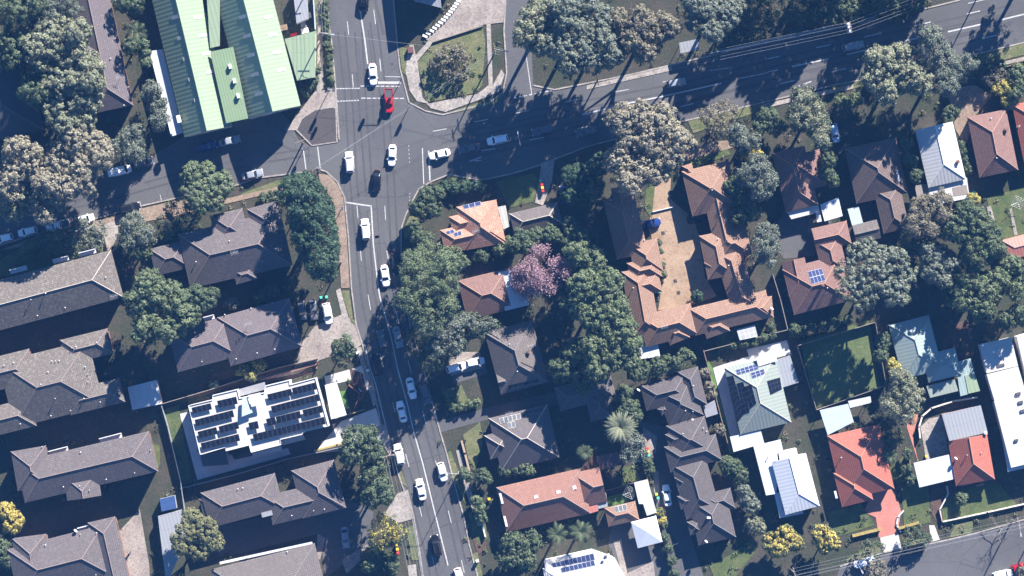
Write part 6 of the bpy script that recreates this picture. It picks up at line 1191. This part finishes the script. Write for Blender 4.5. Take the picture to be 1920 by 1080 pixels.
F('pale garden edging beside the curved lawn of the red driveway', [(1693, 958), (1683, 970), (1681, 984), (1688, 996)], .35, 'white_paint', .25, 'garden_edging', 'edging')
F('fence beside the red path east of the bright red house', [(1702, 845), (1706, 880), (1712, 895)], 1.5, 'timber', group=fg)
F('low brick front wall of the brown tiled house with glass panels', [(866, 828), (872, 850), (880, 882)], .8, 'brick_pale', .35, 'front_wall', 'wall')
F('pale front wall of the red skylight house', [(902, 972), (910, 1005)], 1.0, 'fascia_white', .25, 'front_wall', 'wall')
F('fence between the fan palm yard and the townhouse driveway', [(1203, 845), (1208, 880), (1216, 905)], 1.7, 'timber', group=fg)
F('black fence beside the hedge and white pyramid canopy', [(1236, 968), (1246, 1020), (1262, 1075)], 1.7, 'dark_grey', group=fg)
F('timber fence round the small green lawn beside the white shed', [(1133, 920), (1190, 905)], 1.5, 'timber', group=fg)
F('low fence of the grass island along the stained forecourt', [(812, 79), (905, 49)], .5, 'timber_grey', .1, group=fg)
F('fence in front of the lichen-speckled block', [(20, 498), (112, 470)], 1.2, 'dark_grey', group=fg)
F('small timber fence around the sunlit lawn patch by the lichen-speckled block', [(178, 452), (197, 448), (203, 470)], .8, 'timber', group=fg)
F('thin fence across the street lawn by the sparse shrub', [(122, 438), (182, 424)], .7, 'fascia_white', .06, group=fg)
F('guard rail along the north kerb of the main road', [(1330, 101), (1440, 76), (1575, 47), (1735, 11)], .75, 'galvanised', .1, 'guard_rail', 'guard rail')
F('roadside paling fence in front of the terracotta house', [(1880, 128), (1925, 112)], 1.4, 'timber', group=fg)
F('thin white rail across the courtyard driveway', [(1224, 397), (1262, 388)], .4, 'white_paint', .1, 'rail', 'rail')
F('timber retaining edge along the yard of the green warehouse annex', [(588, -10), (592, 55)], 1.8, 'metal_aqua', .15, group=fg)
# clutter in the warehouse yard and backyards
def crate(x, y, sz, mat, label, rz=.25): X, Y = P(x, y); m_ = MB(); m_.box((X, Y, 0.02), (sz[0], sz[1], sz[2]), rz); m_.box((X, Y, sz[2] + .022), (sz[0] * .9, sz[1] * .2, .05), rz); m_.box((X, Y, sz[2] + .075), (sz[0] * .2, sz[1] * .9, .05), rz); return tag(m_.build('storage_crate', mat), label, 'crate')
crate(551, 65, (1.4, .6, .5), 'red_plastic', 'small red crate at the back of the warehouse yard')
crate(572, 58, (1.6, 1.1, .9), 'white_paint', 'white crate in the corner of the warehouse yard')
crate(569, 46, (1.2, 1.4, .9), 'mid_grey', 'grey crate north of the white one in the warehouse yard')
crate(578, 30, (1.4, 1.2, 1.2), 'dark_grey', 'dark crate beside the yard shed')
crate(533, 52, (1.5, 1.2, .7), 'timber', 'timber crate against the green warehouse wall')
crate(1186, 930, (.8, .8, .6), 'timber', 'small timber crate beside the white shed')
crate(262, 233, (1.3, .5, .4), 'yellow_paint', 'yellow bench-like crate on the path by the mauve roof')
# ------------------------------------------------------------------ undergrowth, leaf litter and weeds over the unbuilt ground
rng = np.random.default_rng(77); cl = rng.uniform((-112, -64), (112, 64), (9000, 2)); free = np.ones(len(cl), bool)
def inside(pts, poly):
    c = np.zeros(len(pts), bool); x, y = pts[:, 0], pts[:, 1]; n = len(poly)
    for i in range(n):
        (x0, y0), (x1, y1) = poly[i], poly[(i + 1) % n]
        if y0 == y1: continue
        c ^= ((y0 > y) != (y1 > y)) & (x < (x1 - x0) * (y - y0) / (y1 - y0) + x0)
    return c
for poly in KEEP_CLEAR:
    c = np.mean(poly, axis=0); free &= ~inside(cl, [tuple(c + (np.array(p) - c) * 1.03) for p in poly])
cl = cl[free]; d = 0.5 + 0.5 * np.sin(cl[:, 0] * .35 + 2 * np.sin(cl[:, 1] * .23)) ; cl = cl[rng.uniform(size=len(cl)) < 0.15 + 0.55 * d]
for part, mt, hh in ((cl[0::2], 'leaf_green', 0.9), (cl[1::3], 'leaf_brown', 0.45)):
    n = len(part); K = 26; rr = rng.uniform(0.3, 0.95, (n, 1, 1)); m = rng.normal(size=(n, K, 3)); m /= np.linalg.norm(m, axis=2, keepdims=True); m[:, :, 2] = np.abs(m[:, :, 2])
    c3 = np.concatenate([part, np.zeros((n, 1))], 1)[:, None, :]; q3 = c3 + m * rr * np.array([1, 1, hh]) * rng.uniform(0.4, 1.05, (n, K, 1)) + np.array([0, 0, .06])
    o = leafmesh('undergrowth' if hh > .5 else 'leaf_litter', q3.reshape(-1, 3), (m + rng.normal(size=(n, K, 3)) * .4).reshape(-1, 3), 0.26, mt, None, rng); o['kind'] = 'stuff'
# ------------------------------------------------------------------ the air between the ground and the camera
hb = MB(); hb.box((0, 0, -1.02), (1300, 1300, 706.0)); ho = hb.build('haze', [bpy.data.materials.new('haze_air')]); ho['kind'] = 'stuff'
hm = ho.data.materials[0]; hm.use_nodes = True; ht = hm.node_tree; ht.nodes.remove(ht.nodes['Principled BSDF'])
pv = ht.nodes.new('ShaderNodeVolumePrincipled'); pv.inputs['Color'].default_value = (0.13, 0.40, 1.0, 1); pv.inputs['Density'].default_value = 6.2e-5; pv.inputs['Anisotropy'].default_value = 0.0
ht.links.new(pv.outputs[0], ht.nodes['Material Output'].inputs['Volume'])
